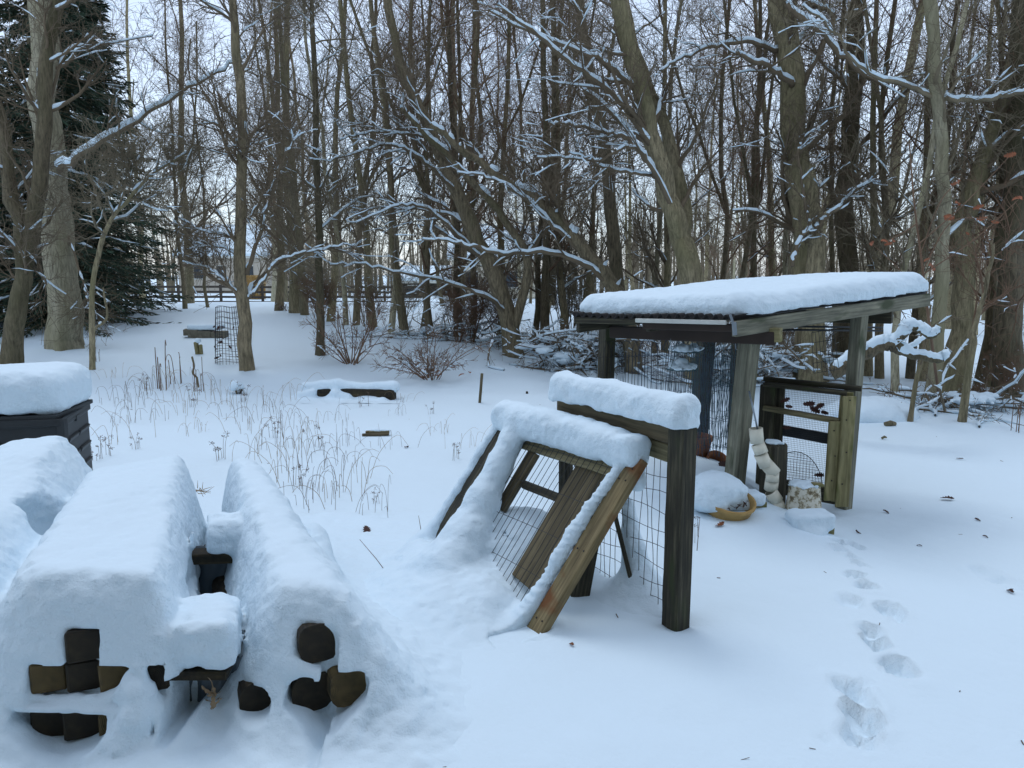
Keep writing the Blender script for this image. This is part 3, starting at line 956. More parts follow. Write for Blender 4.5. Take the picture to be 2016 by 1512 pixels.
nw, per = 19, 10
cols = nw * per + 1
V = []
for i, s in enumerate(np.linspace(-0.012, 1.004, 14)):
    for j in range(cols):
        t = j / (cols - 1)
        V.append(rp(s, -0.01 + 1.02 * t, 0.017 * math.cos(2 * math.pi * j / per) + 0.006 * math.sin(5 * s + 7 * t)))
F = [[i * cols + j, i * cols + j + 1, (i + 1) * cols + j + 1, (i + 1) * cols + j] for i in range(13) for j in range(cols - 1)]
roof = obj('roof', mk_mesh('roof', V, np.array(F)), M_SHEET, shed)
so = roof.modifiers.new('thick', 'SOLIDIFY'); so.thickness = 0.004; so.offset = -1
# timbers under the sheet
beam('fascia', rp(0.0, 0.58, -0.035), rp(0.0, 1.0, -0.035), 0.03, 0.045, M_WOODD, shed, up=RN)
beam('edge_strip', rp(-0.01, 0.04, -0.027), rp(-0.01, 0.575, -0.027), 0.02, 0.028, M_GUTTER, shed, up=RN)
beam('eave_board', rp(0.012, 0.03, -0.066), rp(0.012, 0.56, -0.064), 0.03, 0.05, M_RUST, shed, up=RN)
beam('rafter', rp(-0.02, -0.012, -0.065), rp(1.0, -0.012, -0.062), 0.04, 0.095, M_WOODG, shed, up=RN, label='long grey rafter along the open end')
beam('rafter', rp(0.03, 0.56, -0.07), rp(0.98, 0.56, -0.07), 0.04, 0.085, M_WOODD, shed, up=RN)
beam('rafter', rp(0.0, 0.985, -0.085), rp(1.0, 0.985, -0.07), 0.04, 0.085, M_WOODD, shed, up=RN)
beam('cross_beam', rp(0.13, -0.05, -0.155), rp(0.13, 0.96, -0.15), 0.05, 0.085, M_RUST, shed, up=RN)
beam('cross_beam', rp(0.76, -0.03, -0.15), rp(0.76, 1.0, -0.15), 0.05, 0.09, M_WOODD, shed, up=RN)
beam('rail_end', rp(0.135, -0.075, -0.135), rp(0.135, 0.05, -0.135), 0.06, 0.09, M_WOODY, shed, up=RN)
pm_t, pm_b = px(1478, 648, 5.16), px(1443, 960, 5.22)
beam('post', pm_b + [0, 0, -0.1], pm_t, 0.115, 0.115, M_WOODG, shed, up=(0.5, -0.85, 0), label='leaning weathered grey-green post', bev=0.012)
pr_t, pr_b = px(1694, 604, 5.48), px(1659, 1018, 5.46)
beam('post', pr_b + [0, 0, -0.08], pr_t, 0.088, 0.088, M_WOODG, shed, up=(0.55, -0.83, 0), bev=0.005)
pl_t = px(1196, 640, 5.78)
beam('post', [pl_t[0] - 0.02, pl_t[1], -0.1], pl_t, 0.095, 0.095, M_WOODD, shed, up=(0.5, -0.85, 0))
pb_t = px(1392, 640, 6.45)
beam('post', [pb_t[0] - 0.05, pb_t[1], -0.1], pb_t, 0.12, 0.12, M_WOODD, shed, up=(0.4, -0.9, 0))
pb2 = rp(0.76, 0.93, -0.1)
beam('post', [pb2[0], pb2[1], -0.1], pb2, 0.085, 0.085, M_WOODD, shed, up=(0.4, -0.9, 0))
# strap under the near corner
br = beam('bracket', px(1437, 617, 4.70), px(1446, 645, 4.70), 0.016, 0.004, M_METAL, shed, up=(0.2, -1, 0), bev=0.001)
beam('bracket', px(1445, 634, 4.695), px(1447, 660, 4.695), 0.03, 0.004, M_METAL, shed, up=(0.2, -1, 0), bev=0.001)


def roof_snow(P):
    d = [P[i] - RA[i] for i in range(3)]
    nn = d[0] * RN[0] + d[1] * RN[1] + d[2] * RN[2]
    # skew coordinates on the sheet
    a11, a12, a22 = e1 @ e1, e1 @ e2, e2 @ e2
    p1 = sum(d[i] * e1[i] for i in range(3)); p2 = sum(d[i] * e2[i] for i in range(3))
    det = a11 * a22 - a12 * a12
    s = (p1 * a22 - p2 * a12) / det; t = (p2 * a11 - p1 * a12) / det
    sk = 0.947
    wob = 0.018 * vnoise(P[0] / 0.3, P[1] / 0.3, P[2] / 0.3, 70)
    H = 0.150 + 0.025 * vnoise(P[0] / 0.6, P[1] / 0.6, P[2] * 0, 71)
    r = 0.115
    qx = (np.abs(s - 0.516) - 0.506) * L1 * sk + r + wob
    qy = (np.abs(t - 0.5) - 0.535) * L2 * sk + r + wob
    qz = np.abs(nn - H * 0.5) - H * 0.5 + r * 0.78
    # top rounds off softly, the lower edge stays close to the sheet
    o = np.sqrt(np.maximum(qx, 0) ** 2 + np.maximum(qy, 0) ** 2 + np.maximum(np.where(nn > H * 0.5, qz + r * 0.22, qz * 0.3), 0) ** 2) - r
    o = np.maximum(o, 0.006 - nn - 0.018 * np.clip((0.02 - s) / 0.02, 0, 1))
    return rough(P, rough(P, o, 0.006, 0.07, 72), 0.003, 0.025, 74)


allc = np.array([RA, RB, RC, RD])
rs = snow('snow_cap', roof_snow, allc.min(0) - [0.12, 0.12, 0.08], allc.max(0) + [0.12, 0.12, 0.27], 0.016, roof)
snow_blob('snow_cap', shed, px(1741, 603, 5.75), (0.035, 0.03, 0.03), 0.006, 0.03, h=0.007)

# ---- the screened doors leaning in the open end
door = thing('screened_gate', px(1600, 1000, 5.25), 'tall screened wooden panel with mossy boards against the right-hand post', 'screen panel')
dl, dr = px(1492, 985, 5.55), px(1652, 1010, 5.30)
dd = dr - dl; dd[2] = 0; dd /= np.linalg.norm(dd); dn = np.array([dd[1], -dd[0], 0])
zt_r, zt_l = px(1652, 772, 5.30)[2], px(1492, 757, 5.55)[2]
DL = np.linalg.norm((dr - dl)[:2])


def dp(s, z, o=0.0): return np.array([dl[0], dl[1], 0]) + dd * (s * DL) + dn * o + np.array([0, 0, z])


beam('stile', dp(0.06, -0.16), dp(0.06, zt_l), 0.11, 0.05, M_WOODD, door, up=dn)
beam('stile', dp(0.97, -0.06, 0.0), dp(1.0, zt_r, 0.0), 0.085, 0.05, M_WOODY, door, up=dn)
beam('top_rail', dp(0.0, zt_l + 0.006), dp(1.0, zt_r - 0.008), 0.09, 0.028, M_WOODD, door, up=(0, 0, 1))
beam('top_board', dp(-0.02, zt_l + 0.035, -0.06), dp(1.16, zt_r + 0.022, -0.06), 0.05, 0.035, M_WOODD, door)
beam('shelf_rail', dp(0.02, zt_l - 0.165, 0.04), dp(0.93, zt_r - 0.20, 0.06), 0.06, 0.035, M_WOOD, door)
beam('rail', dp(0.12, zt_l - 0.33, -0.04), dp(0.93, zt_r - 0.36, -0.04), 0.04, 0.075, M_BLACKP, door)
beam('bottom_rail', dp(0.02, 0.01, -0.01), dp(0.97, -0.03, -0.01), 0.04, 0.11, M_WOODD, door)
beam('mid_stile', dp(0.20, 0.0, -0.03), dp(0.20, zt_l - 0.02, -0.03), 0.07, 0.03, M_WOODD, door, up=dn)
# boards on the side, seen end-on to the mesh
side = np.array([0.42, 0.9, 0.0])
beam('board', dp(0.90, -0.03, 0.10), dp(0.905, zt_r - 0.195, 0.10), 0.10, 0.022, M_WOODY, door, up=dn + dd * 0.5)
beam('board', dp(1.03, -0.07, 0.085), dp(1.035, zt_r - 0.015, 0.085), 0.095, 0.022, M_WOODY, door, up=dn + dd * 0.55)
a = Acc()
for s in np.linspace(0.14, 0.97, 46):
    a.add(*tube1([dp(s, -0.02, -0.02), dp(s, zt_r, -0.02)], 0.0009, 3, False))
for z in np.linspace(0.0, zt_r, 52):
    a.add(*tube1([dp(0.1, z + 0.02, -0.018), dp(0.97, z, -0.018)], 0.0009, 3, False))
obj('hardware_cloth', a.mesh('hardware_cloth'), M_WIRE, door, kind='stuff')
a = Acc()
sc_c = dp(0.45, 0.0, -0.005)
for k in range(16):
    w = -0.17 + k * 0.022
    hgt = 0.27 * math.sqrt(max(0, 1 - (w / 0.19) ** 2)) if abs(w) < 0.19 else 0.02
    a.add(*tube1([sc_c + dd * w + [0, 0, -0.02], sc_c + dd * w + np.array([0, 0, hgt])], 0.0015, 3, False))
for z in np.arange(0.0, 0.27, 0.02):
    w = 0.19 * math.sqrt(max(0, 1 - (z / 0.27) ** 2))
    a.add(*tube1([sc_c - dd * w * 0.9 + [0, 0, z], sc_c + dd * w + np.array([0, 0, z - 0.01])], 0.0015, 3, False))
arc = [sc_c + dd * (0.19 * math.cos(t)) + np.array([0, 0, 0.275 * math.sin(t)]) for t in np.linspace(0, 2.6, 14)]
a.add(*tube1(arc, 0.003, 4, False))
obj('screen_offcut', a.mesh('screen_offcut'), M_WIRE, label='rounded offcut of dark wire screen leaning in the panel', cat='wire screen')


def leaf_mesh(n=5, size=0.05, seed=0):
    """a curled lobed oak leaf: two rows of lobes along a bent midrib"""
    r = np.random.default_rng(seed)
    m = 2 * n + 1
    t = np.linspace(-1, 1, m)
    w = (0.55 - 0.32 * t ** 2) * np.where(np.arange(m) % 2 == 1, 1.0, 0.5) * r.uniform(0.8, 1.15, m)
    w[0] = 0.04; w[-1] = 0.1
    curl, twist = r.uniform(-.5, .5), r.uniform(-.6, .6)
    V = []
    for i in range(m):
        zc = curl * (t[i] ** 2 - .4)
        for sgn in (-1, 0, 1):
            V.append([size * (t[i] + .12 * abs(sgn)), size * sgn * w[i], size * (zc + abs(sgn) * .22 * w[i] + sgn * twist * t[i] * w[i])])
    F = []
    for i in range(m - 1):
        for c in (0, 1):
            F.append([i * 3 + c, i * 3 + c + 1, (i + 1) * 3 + c + 1, (i + 1) * 3 + c])
    return np.array(V), np.array(F)


def leaf(p, size, m, rot=None, seed=0, label=None, group=None):
    V, F = leaf_mesh(5, size, seed)
    o = obj('oak_leaf', mk_mesh('oak_leaf', V, F, False), m)
    o.location = Vector([float(q) for q in p])
    o.rotation_euler = rot if rot is not None else (rng.uniform(-.4, .4), rng.uniform(-.4, .4), rng.uniform(0, 6))
    so = o.modifiers.new('thick', 'SOLIDIFY'); so.thickness = 0.0012
    tag(o, label, 'leaf', group)
    return o


for k, (u, v, sz) in enumerate([(1545, 788, .035), (1552, 800, .03), (1592, 795, .045), (1602, 806, .05), (1612, 800, .04), (1622, 812, .035), (1548, 842, .03), (1612, 935, .035)]):
    leaf(px(u, v, 5.36), sz, M_LEAFD, (1.4, rng.uniform(-.5, .5), rng.uniform(-.4, .4)), 100 + k, 'dark oak leaf caught on the screened panel', 'oak leaves caught on the screen')

for (s_, z_, o_) in ((.90, .12, .116), (.92, .30, .116), (.89, .48, .116), (1.02, .10, .10), (1.045, .33, .10), (1.02, .56, .10), (1.045, .70, .10)):
    c_ = dp(s_, z_, o_)
    obj('nail', mk_mesh('nail', *tube1([c_, c_ + dn * .006], .005, 8)), M_SHEET, door)
for t_ in (.03, .10, .52, .93):
    for ds in (-.02, .02):
        c_ = pl(1.0 + ds, t_, .033)
        obj('screw_head', mk_mesh('screw_head', *tube1([c_, c_ + PN * .004], .0045, 8)), M_SHEET, f1)
# ---- things around the shed foot
st = thing('stump_post', px(1522, 985, 5.08), 'thick mossy cut-off post standing behind the segmented pipe', 'stump')
beam('block', px(1520, 990, 5.10) + [0, 0, -0.05], px(1524, 872, 5.10), 0.15, 0.13, M_WOODD, st, up=(0.5, -1, 0), bev=0.015)
snow_blob('snow_cap', st, px(1524, 871, 5.08) + [0, 0, 0.002], (0.06, 0.05, 0.014), 0.006, 0.04, h=0.006)
# segmented white pipe
pipe = thing('segmented_pipe', px(1541, 1030, 4.93), 'crooked white plastic pipe made of offset cut rings', 'pipe')
seg = [(1488, 843, 1492, 873, 27), (1492, 874, 1500, 893, 27), (1497, 893, 1510, 918, 27), (1507, 912, 1526, 934, 27), (1521, 930, 1524, 949, 26), (1520, 945, 1520, 968, 27), (1517, 968, 1530, 988, 27), (1527, 988, 1535, 1003, 27), (1532, 1000, 1540, 1020, 26), (1541, 1016, 1543, 1034, 28)]
ups = [0, 0, 0, 0, 0, 1, 0, 0, 0, 1]
for (u0, v0, u1, v1, w), opn in zip(seg, ups):
    p0, p1 = px(u0, v0, 4.95), px(u1, v1, 4.93)
    r_ = w * 4.95 / 1500 / 2
    axv = p1 - p0
    Ls = np.linalg.norm(axv) - (0.008 if opn else 0.001)
    V, F = lathe([(r_ * 0.9, 0.0), (r_, 0.0), (r_ * 1.0, Ls), (r_ * 0.9, Ls), (r_ * 0.9, 0.0)], 24)
    ax_ = axv / np.linalg.norm(axv) + np.array([rng.normal(0, .05), 0.42 if opn else 0.16 + rng.normal(0, .06), 0.0])
    obj('pipe_ring', mk_mesh('pipe_ring', rot_to(V, ax_, p0), F), M_PVC, pipe)
rod = tube1([px(1475, 770, 5.05), px(1493, 852, 4.95)], 0.0065, 8)
obj('metal_rod', mk_mesh('metal_rod', *rod), M_METAL, label='thin pale metal rod stuck into the segmented pipe', cat='rod')
# tan pot under a heap of snow
pot = thing('planter_pot', px(1420, 1012, 4.75), 'yellow-tan planter pot buried under a rounded heap of snow', 'pot')
V, F = lathe([(0.0, 0.0), (0.10, 0.0), (0.145, 0.10), (0.158, 0.155), (0.166, 0.16), (0.166, 0.18), (0.150, 0.18), (0.14, 0.10), (0.0, 0.05)], 30)
potp = px(1420, 1012, 4.78)
obj('pot_body', mk_mesh('pot_body', rot_to(V, (0.10, -0.30, 1), potp + [0.015, -0.02, -0.045]), F), M_TAN, pot)


def pot_snow(P):
    c = px(1418, 962, 4.78)
    d = sd_ell(P, c, (0.17, 0.165, 0.095))
    d = smin(d, sd_ell(P, c + np.array([-0.07, -0.05, -0.07]), (0.13, 0.13, 0.07)), 0.05)
    d = smin(d, sd_ell(P, c + np.array([0.14, 0.06, -0.11]), (0.11, 0.12, 0.06)), 0.05)
    d = smin(d, sd_ell(P, c + np.array([-0.04, 0, 0.03]), (0.11, 0.12, 0.07)), 0.05)
    return rough(P, d, 0.008, 0.06, 80)


snow('snow_cap', pot_snow, px(1418, 962, 4.78) - 0.24, px(1418, 962, 4.78) + 0.24, 0.011, pot)
a = Acc()
for k in range(26):
    t = math.pi + k / 25 * math.pi
    c = px(1418, 975, 4.78) + np.array([0.165 * math.cos(t), 0.16 * math.sin(t), -0.03 + 0.01 * math.sin(k * 2.3)])
    V, F = leaf_mesh(4, 0.014, 200 + k)
    a.add(rot_to(V, rng.normal(0, 1, 3) + [0, -1, 0], c), F)
obj('dead_foliage', a.mesh('dead_foliage', False), M_LEAFD, pot)
# peeling bucket
bk_p = px(1581, 1012, 4.92)
bucket = thing('upturned_bucket', bk_p, 'upturned bucket with peeling off-white paint', 'bucket')
V, F = lathe([(0.0, 0.205), (0.088, 0.205), (0.098, 0.198), (0.118, 0.0), (0.123, 0.0), (0.125, -0.03)], 30)
obj('bucket_body', mk_mesh('bucket_body', V + bk_p, F), M_PEEL, bucket)
snow_blob('snow_cap', bucket, bk_p + [-0.005, 0, 0.205], (0.09, 0.088, 0.022), 0.007, 0.04, h=0.007)
beam('wood_scrap', bk_p + [0.03, -0.05, 0.222], bk_p + [0.10, -0.045, 0.215], 0.05, 0.02, M_WOODY, None, label='small pale wood scrap lying on the upturned bucket', cat='wood scrap')
# brick-like blocks half under snow
for (u, v, w, lab) in ((1487, 992, .10, 'small mossy block with a snow lid beside the cut-off post'), (1600, 1036, .24, 'long mossy block under a smooth snow pillow in front of the bucket')):
    p = px(u, v, 4.85 if w < .2 else 4.62)
    bt = thing('garden_block', p, lab, 'block')
    beam('block', p + [-w / 2, -0.01, -0.02], p + [w / 2, 0.03, -0.02], 0.12, 0.08, M_WOODY, bt, bev=0.006)
    def f(P, p=p, w=w):
        d = sd_box(P, p + np.array([-0.02, 0.0, 0.045]), (1, 0.1, 0), (-0.1, 1, 0), (0, 0, 1), (w / 2 + 0.015, 0.085, 0.034 + w * 0.08), 0.03)
        if w > .2: d = smin(d, sd_ell(P, p + np.array([-0.03, -0.05, -0.035]), (w / 2 - 0.02, 0.09, 0.07)), 0.04)
        return rough(P, d, 0.005, 0.05, 84)
    snow('snow_cap', f, p - [w / 2 + .1, .2, .13], p + [w / 2 + .1, .2, .16], 0.01, bt)
# terracotta behind the wire
for k, (u, v, h, tilt, lab) in enumerate([(1378, 900, .17, 0.1, 'terracotta pot standing upright behind the hanging wire'), (1399, 925, .14, 0.7, 'broken terracotta pot tipped over behind the hanging wire')]):
    p = px(u, v, 5.95)
    V, F = lathe([(0.0, 0.0), (0.055, 0.0), (0.08, h), (0.088, h), (0.088, h + 0.03), (0.074, h + 0.03), (0.05, 0.02), (0, 0.02)], 20)
    o = obj('terracotta_pot', mk_mesh('terracotta_pot', rot_to(V, (0.3 * tilt, -tilt, 1), p + [0, 0, -0.02]), F), M_TERRA)
    tag(o, lab, 'pot')
leaf(px(1425, 915, 5.6), 0.07, M_LEAFD, (1.2, 0.3, 0.5), 77, 'dark red leaf standing on edge beside the leaning grey post')


# ---- wire border fencing hung from the beam
def border_fence(c, w, h, yaw, m, label, n=22, tilt=0.0, droop=0.0):
    """a short run of arched wire border fence: uprights, arched tops, twisted horizontals"""
    c = np.asarray(c, float)
    t = thing('wire_border_fence', c + [0, 0, -h], label, 'wire fence', 'wire border fences hung under the shed roof')
    X = np.array([math.cos(yaw), math.sin(yaw), 0]); Nn = np.array([-X[1], X[0], 0])
    bend = lambda s: 0.06 * math.sin(s * 2.2 + yaw * 9)
    def P(s, z): return c + X * (s * w + tilt * z) + Nn * (bend(s) * w + droop * z * z) + np.array([0, 0, z])
    up = Acc()
    for k in range(n):
        s = (k + 0.5) / n - 0.5 + rng.normal(0, 0.006)
        z1 = -h * rng.uniform(0.9, 1.0)
        up.add(*tube1([P(s, -0.02), P(s + rng.normal(0, .01), z1 * 0.5), P(s + rng.normal(0, .02), z1)], 0.0017, 4, False))
    obj('upright', up.mesh('upright'), m, t, kind='stuff')
    ar = Acc()
    for k in range(0, n - 4, 2):
        s0 = (k + 0.5) / n - 0.5; s1 = (k + 4.5) / n - 0.5
        q = [P(s0 + (s1 - s0) * (0.5 - 0.5 * math.cos(v)), 0.09 * math.sin(v) - 0.02) for v in np.linspace(0, math.pi, 9)]
        ar.add(*tube1(q, 0.0017, 4, False))
    obj('arch', ar.mesh('arch'), m, t, kind='stuff')
    ho = Acc()
    for z in (-0.05, -0.32 * h, -0.62 * h, -0.88 * h):
        q = [P(s, z + 0.008 * math.sin(s * 30 + z * 50)) for s in np.linspace(-0.5, 0.5, 14)]
        ho.add(*tube1(q, 0.0017, 4, False))
    obj('crosswire', ho.mesh('crosswire'), m, t, kind='stuff')
    return t


bf = [(1215, 690, 5.72, .34, .52, .25, M_WIRE, 18), (1262, 688, 5.85, .36, .56, .10, M_WIREB, 22), (1305, 686, 5.62, .36, .62, -.15, M_WIREB, 26), (1345, 676, 5.75, .30, .60, .2, M_WIREG, 24),
      (1362, 690, 5.50, .34, .66, -.3, M_WIREB, 28), (1405, 690, 5.62, .32, .74, .1, M_WIREG, 28), (1425, 690, 5.45, .30, .80, -.2, M_WIREB, 28), (1448, 686, 5.36, .22, .78, .4, M_WIREG, 20), (1410, 705, 5.85, .40, .8, .0, M_WIREB, 30), (1385, 700, 5.95, .25, .62, .5, M_WIREG, 20)]
for i, (u, v, Y, w, h, yw, m, n) in enumerate(bf):
    border_fence(px(u, v, Y), w, h, yw, m, 'dark arched wire border fence hanging in a bundle under the shed roof', int(n * .68), rng.normal(0, 0.05), rng.normal(0, 0.06))
for (u, v, Y, lab) in ((1350, 692, 5.42, 'upper round green wire shelf holding a row of snow lumps'), (1342, 727, 5.40, 'lower round green wire shelf holding a single snow cone')):
    c = px(u, v, Y)
    sh = thing('wire_shelf', c, lab, 'wire shelf')
    a = Acc()
    th = np.linspace(0, 2 * np.pi, 24)
    for r_ in (0.108, 0.07, 0.035):
        a.add(*tube1(np.stack([c[0] + r_ * np.cos(th), c[1] + r_ * np.sin(th), np.full(24, c[2])], 1), 0.003 if r_ > .1 else .0017, 4, False))
    for k in range(6):
        t = k * math.pi / 6
        dv = np.array([0.108 * math.cos(t), 0.108 * math.sin(t), 0])
        a.add(*tube1([c - dv, c + dv], 0.0017, 4, False))
    obj('tray', a.mesh('tray'), M_WIREG, sh)
    a = Acc()
    for k in range(4):
        t = k * math.pi / 2 + 0.4
        a.add(*tube1([c + np.array([0.1 * math.cos(t), 0.1 * math.sin(t), 0]), c + np.array([0.06 * math.cos(t), 0.06 * math.sin(t), 0.10]), c + np.array([0, 0, 0.12])], 0.0018, 4, False))
    obj('hanger', a.mesh('hanger'), M_WIREG, sh)
    if 'upper' in lab:
        snow_blob('snow_cap', sh, c + [-0.0, 0, 0.018], (0.10, 0.09, 0.035), 0.014, 0.035, flat=c[2], h=0.007)
    else:
        snow_blob('snow_cap', sh, c + [-0.0, 0, 0.018], (0.095, 0.09, 0.03), 0.012, 0.05, flat=c[2], h=0.007)
        snow_blob('snow_cap', sh, c + [0.0, 0, 0.035], (0.05, 0.05, 0.045), 0.006, 0.05, flat=c[2], h=0.007)
# hooks and black tubes under the roof
for u in (1321, 1420, 1448):
    q = smooth_path([px(u, 640, 5.3), px(u, 682, 5.3), px(u + 4, 688, 5.3), px(u + 7, 682, 5.3)], 4)
    obj('hook', mk_mesh('hook', *tube1(q, 0.0035, 6)), M_METAL, label='thin metal hook hanging from the shed cross beam', cat='hook', group='hooks under the shed beam')
for v0, v1 in ((642, 645), (649, 651)):
    obj('black_pole', mk_mesh('black_pole', *tube1([px(1512, v0, 5.9), px(1738, v1, 6.15)], 0.009, 6)), M_BLACKP, label='long black pole slung level under the roof beside its twin', cat='pole', group='black poles under the roof')
wp = thing('wire_grid', px(1622, 735, 6.0), 'tilted black wire panel hanging behind the right-hand post', 'wire panel')
a = Acc()
q0, q1, q2, q3 = px(1598, 655, 6.0), px(1640, 648, 6.0), px(1602, 735, 6.05), px(1652, 727, 6.05)
for s in np.linspace(0, 1, 7):
    a.add(*tube1([q0 * (1 - s) + q1 * s, q2 * (1 - s) + q3 * s], 0.0022, 4, False))
obj('upright', a.mesh('upright'), M_WIRE, wp, kind='stuff')
a = Acc()
for s in np.linspace(0, 1, 5):
    a.add(*tube1([q0 * (1 - s) + q2 * s, q1 * (1 - s) + q3 * s], 0.0022, 4, False))
obj('crosswire', a.mesh('crosswire'), M_WIRE, wp, kind='stuff')

# ------------------------------------------------------------------ trees
def nrm(a): return a / (np.linalg.norm(a, axis=-1, keepdims=True) + 1e-9)


def grow(base, d, L, n, wander, trop, r):
    P = [base]; d = nrm(d)
    for _ in range(n - 1):
        d = nrm(d + r.normal(0, wander, d.shape) + trop)
        P.append(P[-1] + d * (L / (n - 1))[:, None])
    return np.stack(P, 1)


def spawn(P, R, cnt, t0, t1, a0, a1, r):
    M, N = R.shape
    idx = np.repeat(np.arange(M), cnt)
    t = r.uniform(t0, t1, len(idx)) * (N - 1)
    i = np.minimum(t.astype(int), N - 2); f = (t - i)[:, None]
    b = P[idx, i] * (1 - f) + P[idx, i + 1] * f
    rad = R[idx, i] * (1 - f[:, 0]) + R[idx, i + 1] * f[:, 0]
    T = nrm(P[idx, i + 1] - P[idx, i])
    q = nrm(np.cross(T, r.normal(0, 1, T.shape)))
    an = r.uniform(a0, a1, len(idx))[:, None]
    return b, nrm(T * np.cos(an) + q * np.sin(an)), rad, t / (N - 1)


def snow_on(P, R, r, acc, keep=0.6, lim=0.8, k=5, gain=1.0):
    """snow lying along the upper side of the flatter boughs"""
    if len(P) == 0: return
    T = np.empty_like(P); T[:, :-1] = P[:, 1:] - P[:, :-1]; T[:, -1] = T[:, -2]
    T = nrm(T)
    M, N = R.shape
    rnd = r.random((M, N + 2)); rnd = (rnd[:, :-2] + rnd[:, 1:-1] + rnd[:, 2:]) / 3      # long runs rather than dashes
    mask = (np.abs(T[..., 2]) < lim) & (rnd < .5 + (keep - .5) * .62)
    sel = mask.any(1)
    P, R, mask = P[sel], R[sel], mask[sel]
    if len(P) == 0: return
    mk = mask * r.uniform(0.75, 1.1, mask.shape)
    rr = (R * 0.85 + 0.010) * mk * gain
    C = P.copy(); C[..., 2] += R * 0.70 + 0.45 * rr
    acc.add(*tubes(C, rr, k))


def branches(P, R, r, H, spec, acc_b, acc_t, acc_s, wide=1.0, up=0.06, keep=0.5, tw=0.0035):
    """spec: list of (count, t0, t1, ang0, ang1, length factor, npts, radius factor, sides)"""
    tops = []
    for lv, (cnt, t0, t1, a0, a1, lf, n, rf, k) in enumerate(spec):
        b, d, rad, t = spawn(P, R, cnt, t0, t1, a0, a1, r)
        L = H * lf * r.uniform(0.55, 1.2, len(b)) * (1.1 - 0.65 * t) if lv == 0 else H * lf * r.uniform(0.5, 1.25, len(b))
        if lv == 0: d = nrm(d * np.array([wide, wide, 1.0]))
        P = grow(b, d, L, n, 0.16 + 0.03 * lv, np.array([0, 0, up if lv < 2 else up * 0.5]), r)
        r0 = np.maximum(np.minimum(rad * rf, L * 0.03), tw)
        R = np.maximum(r0[:, None] * np.linspace(1, 0.3, n)[None, :], tw * 0.75)
        (acc_b if lv < 2 else acc_t).add(*tubes(P, R, k))
        if acc_s is not None and lv < 2:
            snow_on(P, R, r, acc_s, keep * (.8 if lv == 0 else .35), 0.78 if lv == 0 else 0.6, 5, 1.0 if lv == 0 else .75)
        tops.append((P, R))
    return tops


def flare(n, r0, r1, fl=0.45):
    t = np.linspace(0, 1, n)
    return r0 * (1 - t) + r1 * t + r0 * fl * np.exp(-t * n * 0.75)


def build_tree(name, base, stems, label, cat='tree', group=None, seed=0, bark=None, twig=None, spec=None, H=6.0, keep=0.5, up=0.06, wide=1.0, tw=0.0035, extra_snow=None, boughs=()):
    """stems: list of (points, r0, r1) in world space; boughs: hand-placed limbs (points, r0, r1)"""
    r = np.random.default_rng(seed)
    bark = bark or M_BARK; twig = twig or M_TWIG
    base = np.asarray(base, float)
    t = thing(name, base, label, cat, group)
    trunk, br, twg, sn = Acc(), Acc(), Acc(), Acc()
    for si, (pts, r0, r1) in enumerate(stems):
        pts = [np.array(q_, float) for q_ in pts]
        if si == 0: pts[0][2] -= .3
        P = smooth_path(pts, 12)
        wob_ = r.normal(0, r0 * 0.16, (len(P) // 5 + 3, 3)); wob_[0] = 0
        P = P + np.stack([np.interp(np.arange(len(P)), np.arange(len(wob_)) * 5, wob_[:, c]) for c in range(3)], 1)
        R = flare(len(P), r0, r1, 0.12 if si == 0 else 0.0)
        kk = 22 if r0 > .12 else 12
        Vt, Ft = tubes(P[None], R[None], kk, False)
        th_ = np.tile(np.arange(kk) * 2 * np.pi / kk, len(P))
        cen = np.repeat(P, kk, axis=0); rad_ = Vt - cen
        lob = 0.07 * np.cos(3 * th_ + seed) + 0.05 * np.cos(5 * th_ + 2 * seed)
        if si == 0:
            lob = lob + (0.26 * np.maximum(np.cos(5 * th_ + seed), -.4) + .10) * np.exp(-np.maximum(Vt[:, 2] - base[2], 0) / (2.2 * r0))
        lob = lob + 0.10 * vnoise(Vt[:, 0] * 6, Vt[:, 1] * 6, Vt[:, 2] * 2.5, 44) + 0.05 * vnoise(Vt[:, 0] * 17, Vt[:, 1] * 17, Vt[:, 2] * 6, 45)
        trunk.add(cen + rad_ * (1 + lob)[:, None], Ft)
        snow_on(P[None], R[None], r, sn, 0.5, 0.75, 6)
        branches(P[None], R[None], r, H, spec or TSPEC, br, twg, sn, wide, up, keep, tw)
    for (pts, r0, r1) in boughs:
        P = smooth_path(pts, 6)
        P = P + r.normal(0, r0 * 0.25, P.shape)
        R = np.linspace(r0, r1, len(P)) * .74 * r.uniform(0.94, 1.06, len(P))
        br.add(*tubes(P[None], R[None], 8, True))
        snow_on(P[None], R[None], r, sn, 0.97, 0.92, 6, 1.5 if r0 > .065 else .95)
        branches(P[None], R[None], r, H * 0.8, [(10, .25, 1, .4, 1.1, .16, 5, .5, 4), (5, .2, 1, .4, 1.1, .09, 4, .6, 3), (4, .2, 1, .4, 1.0, .05, 3, .7, 3)], br, twg, sn, 1.0, 0.03, keep, tw)
    obj('trunk', trunk.mesh('trunk'), bark, t)
    br.V += twg.V; br.Q += [q + br.n for q in twg.Q]; br.T += [q + br.n for q in twg.T]
    br.n += twg.n
    obj('crown', br.mesh('crown'), twig, t)
    if sn.n: obj('snow_cover', sn.mesh('snow_cover'), M_SNOWB, t, kind='stuff')
    return t


TSPEC = [(12, .16, 1.0, .6, 1.15, .30, 8, .42, 6), (7, .2, 1, .45, 1.0, .13, 6, .5, 4), (6, .15, 1, .4, 1.0, .065, 4, .6, 3), (4, .15, 1, .4, 1.0, .035, 3, .8, 3)]


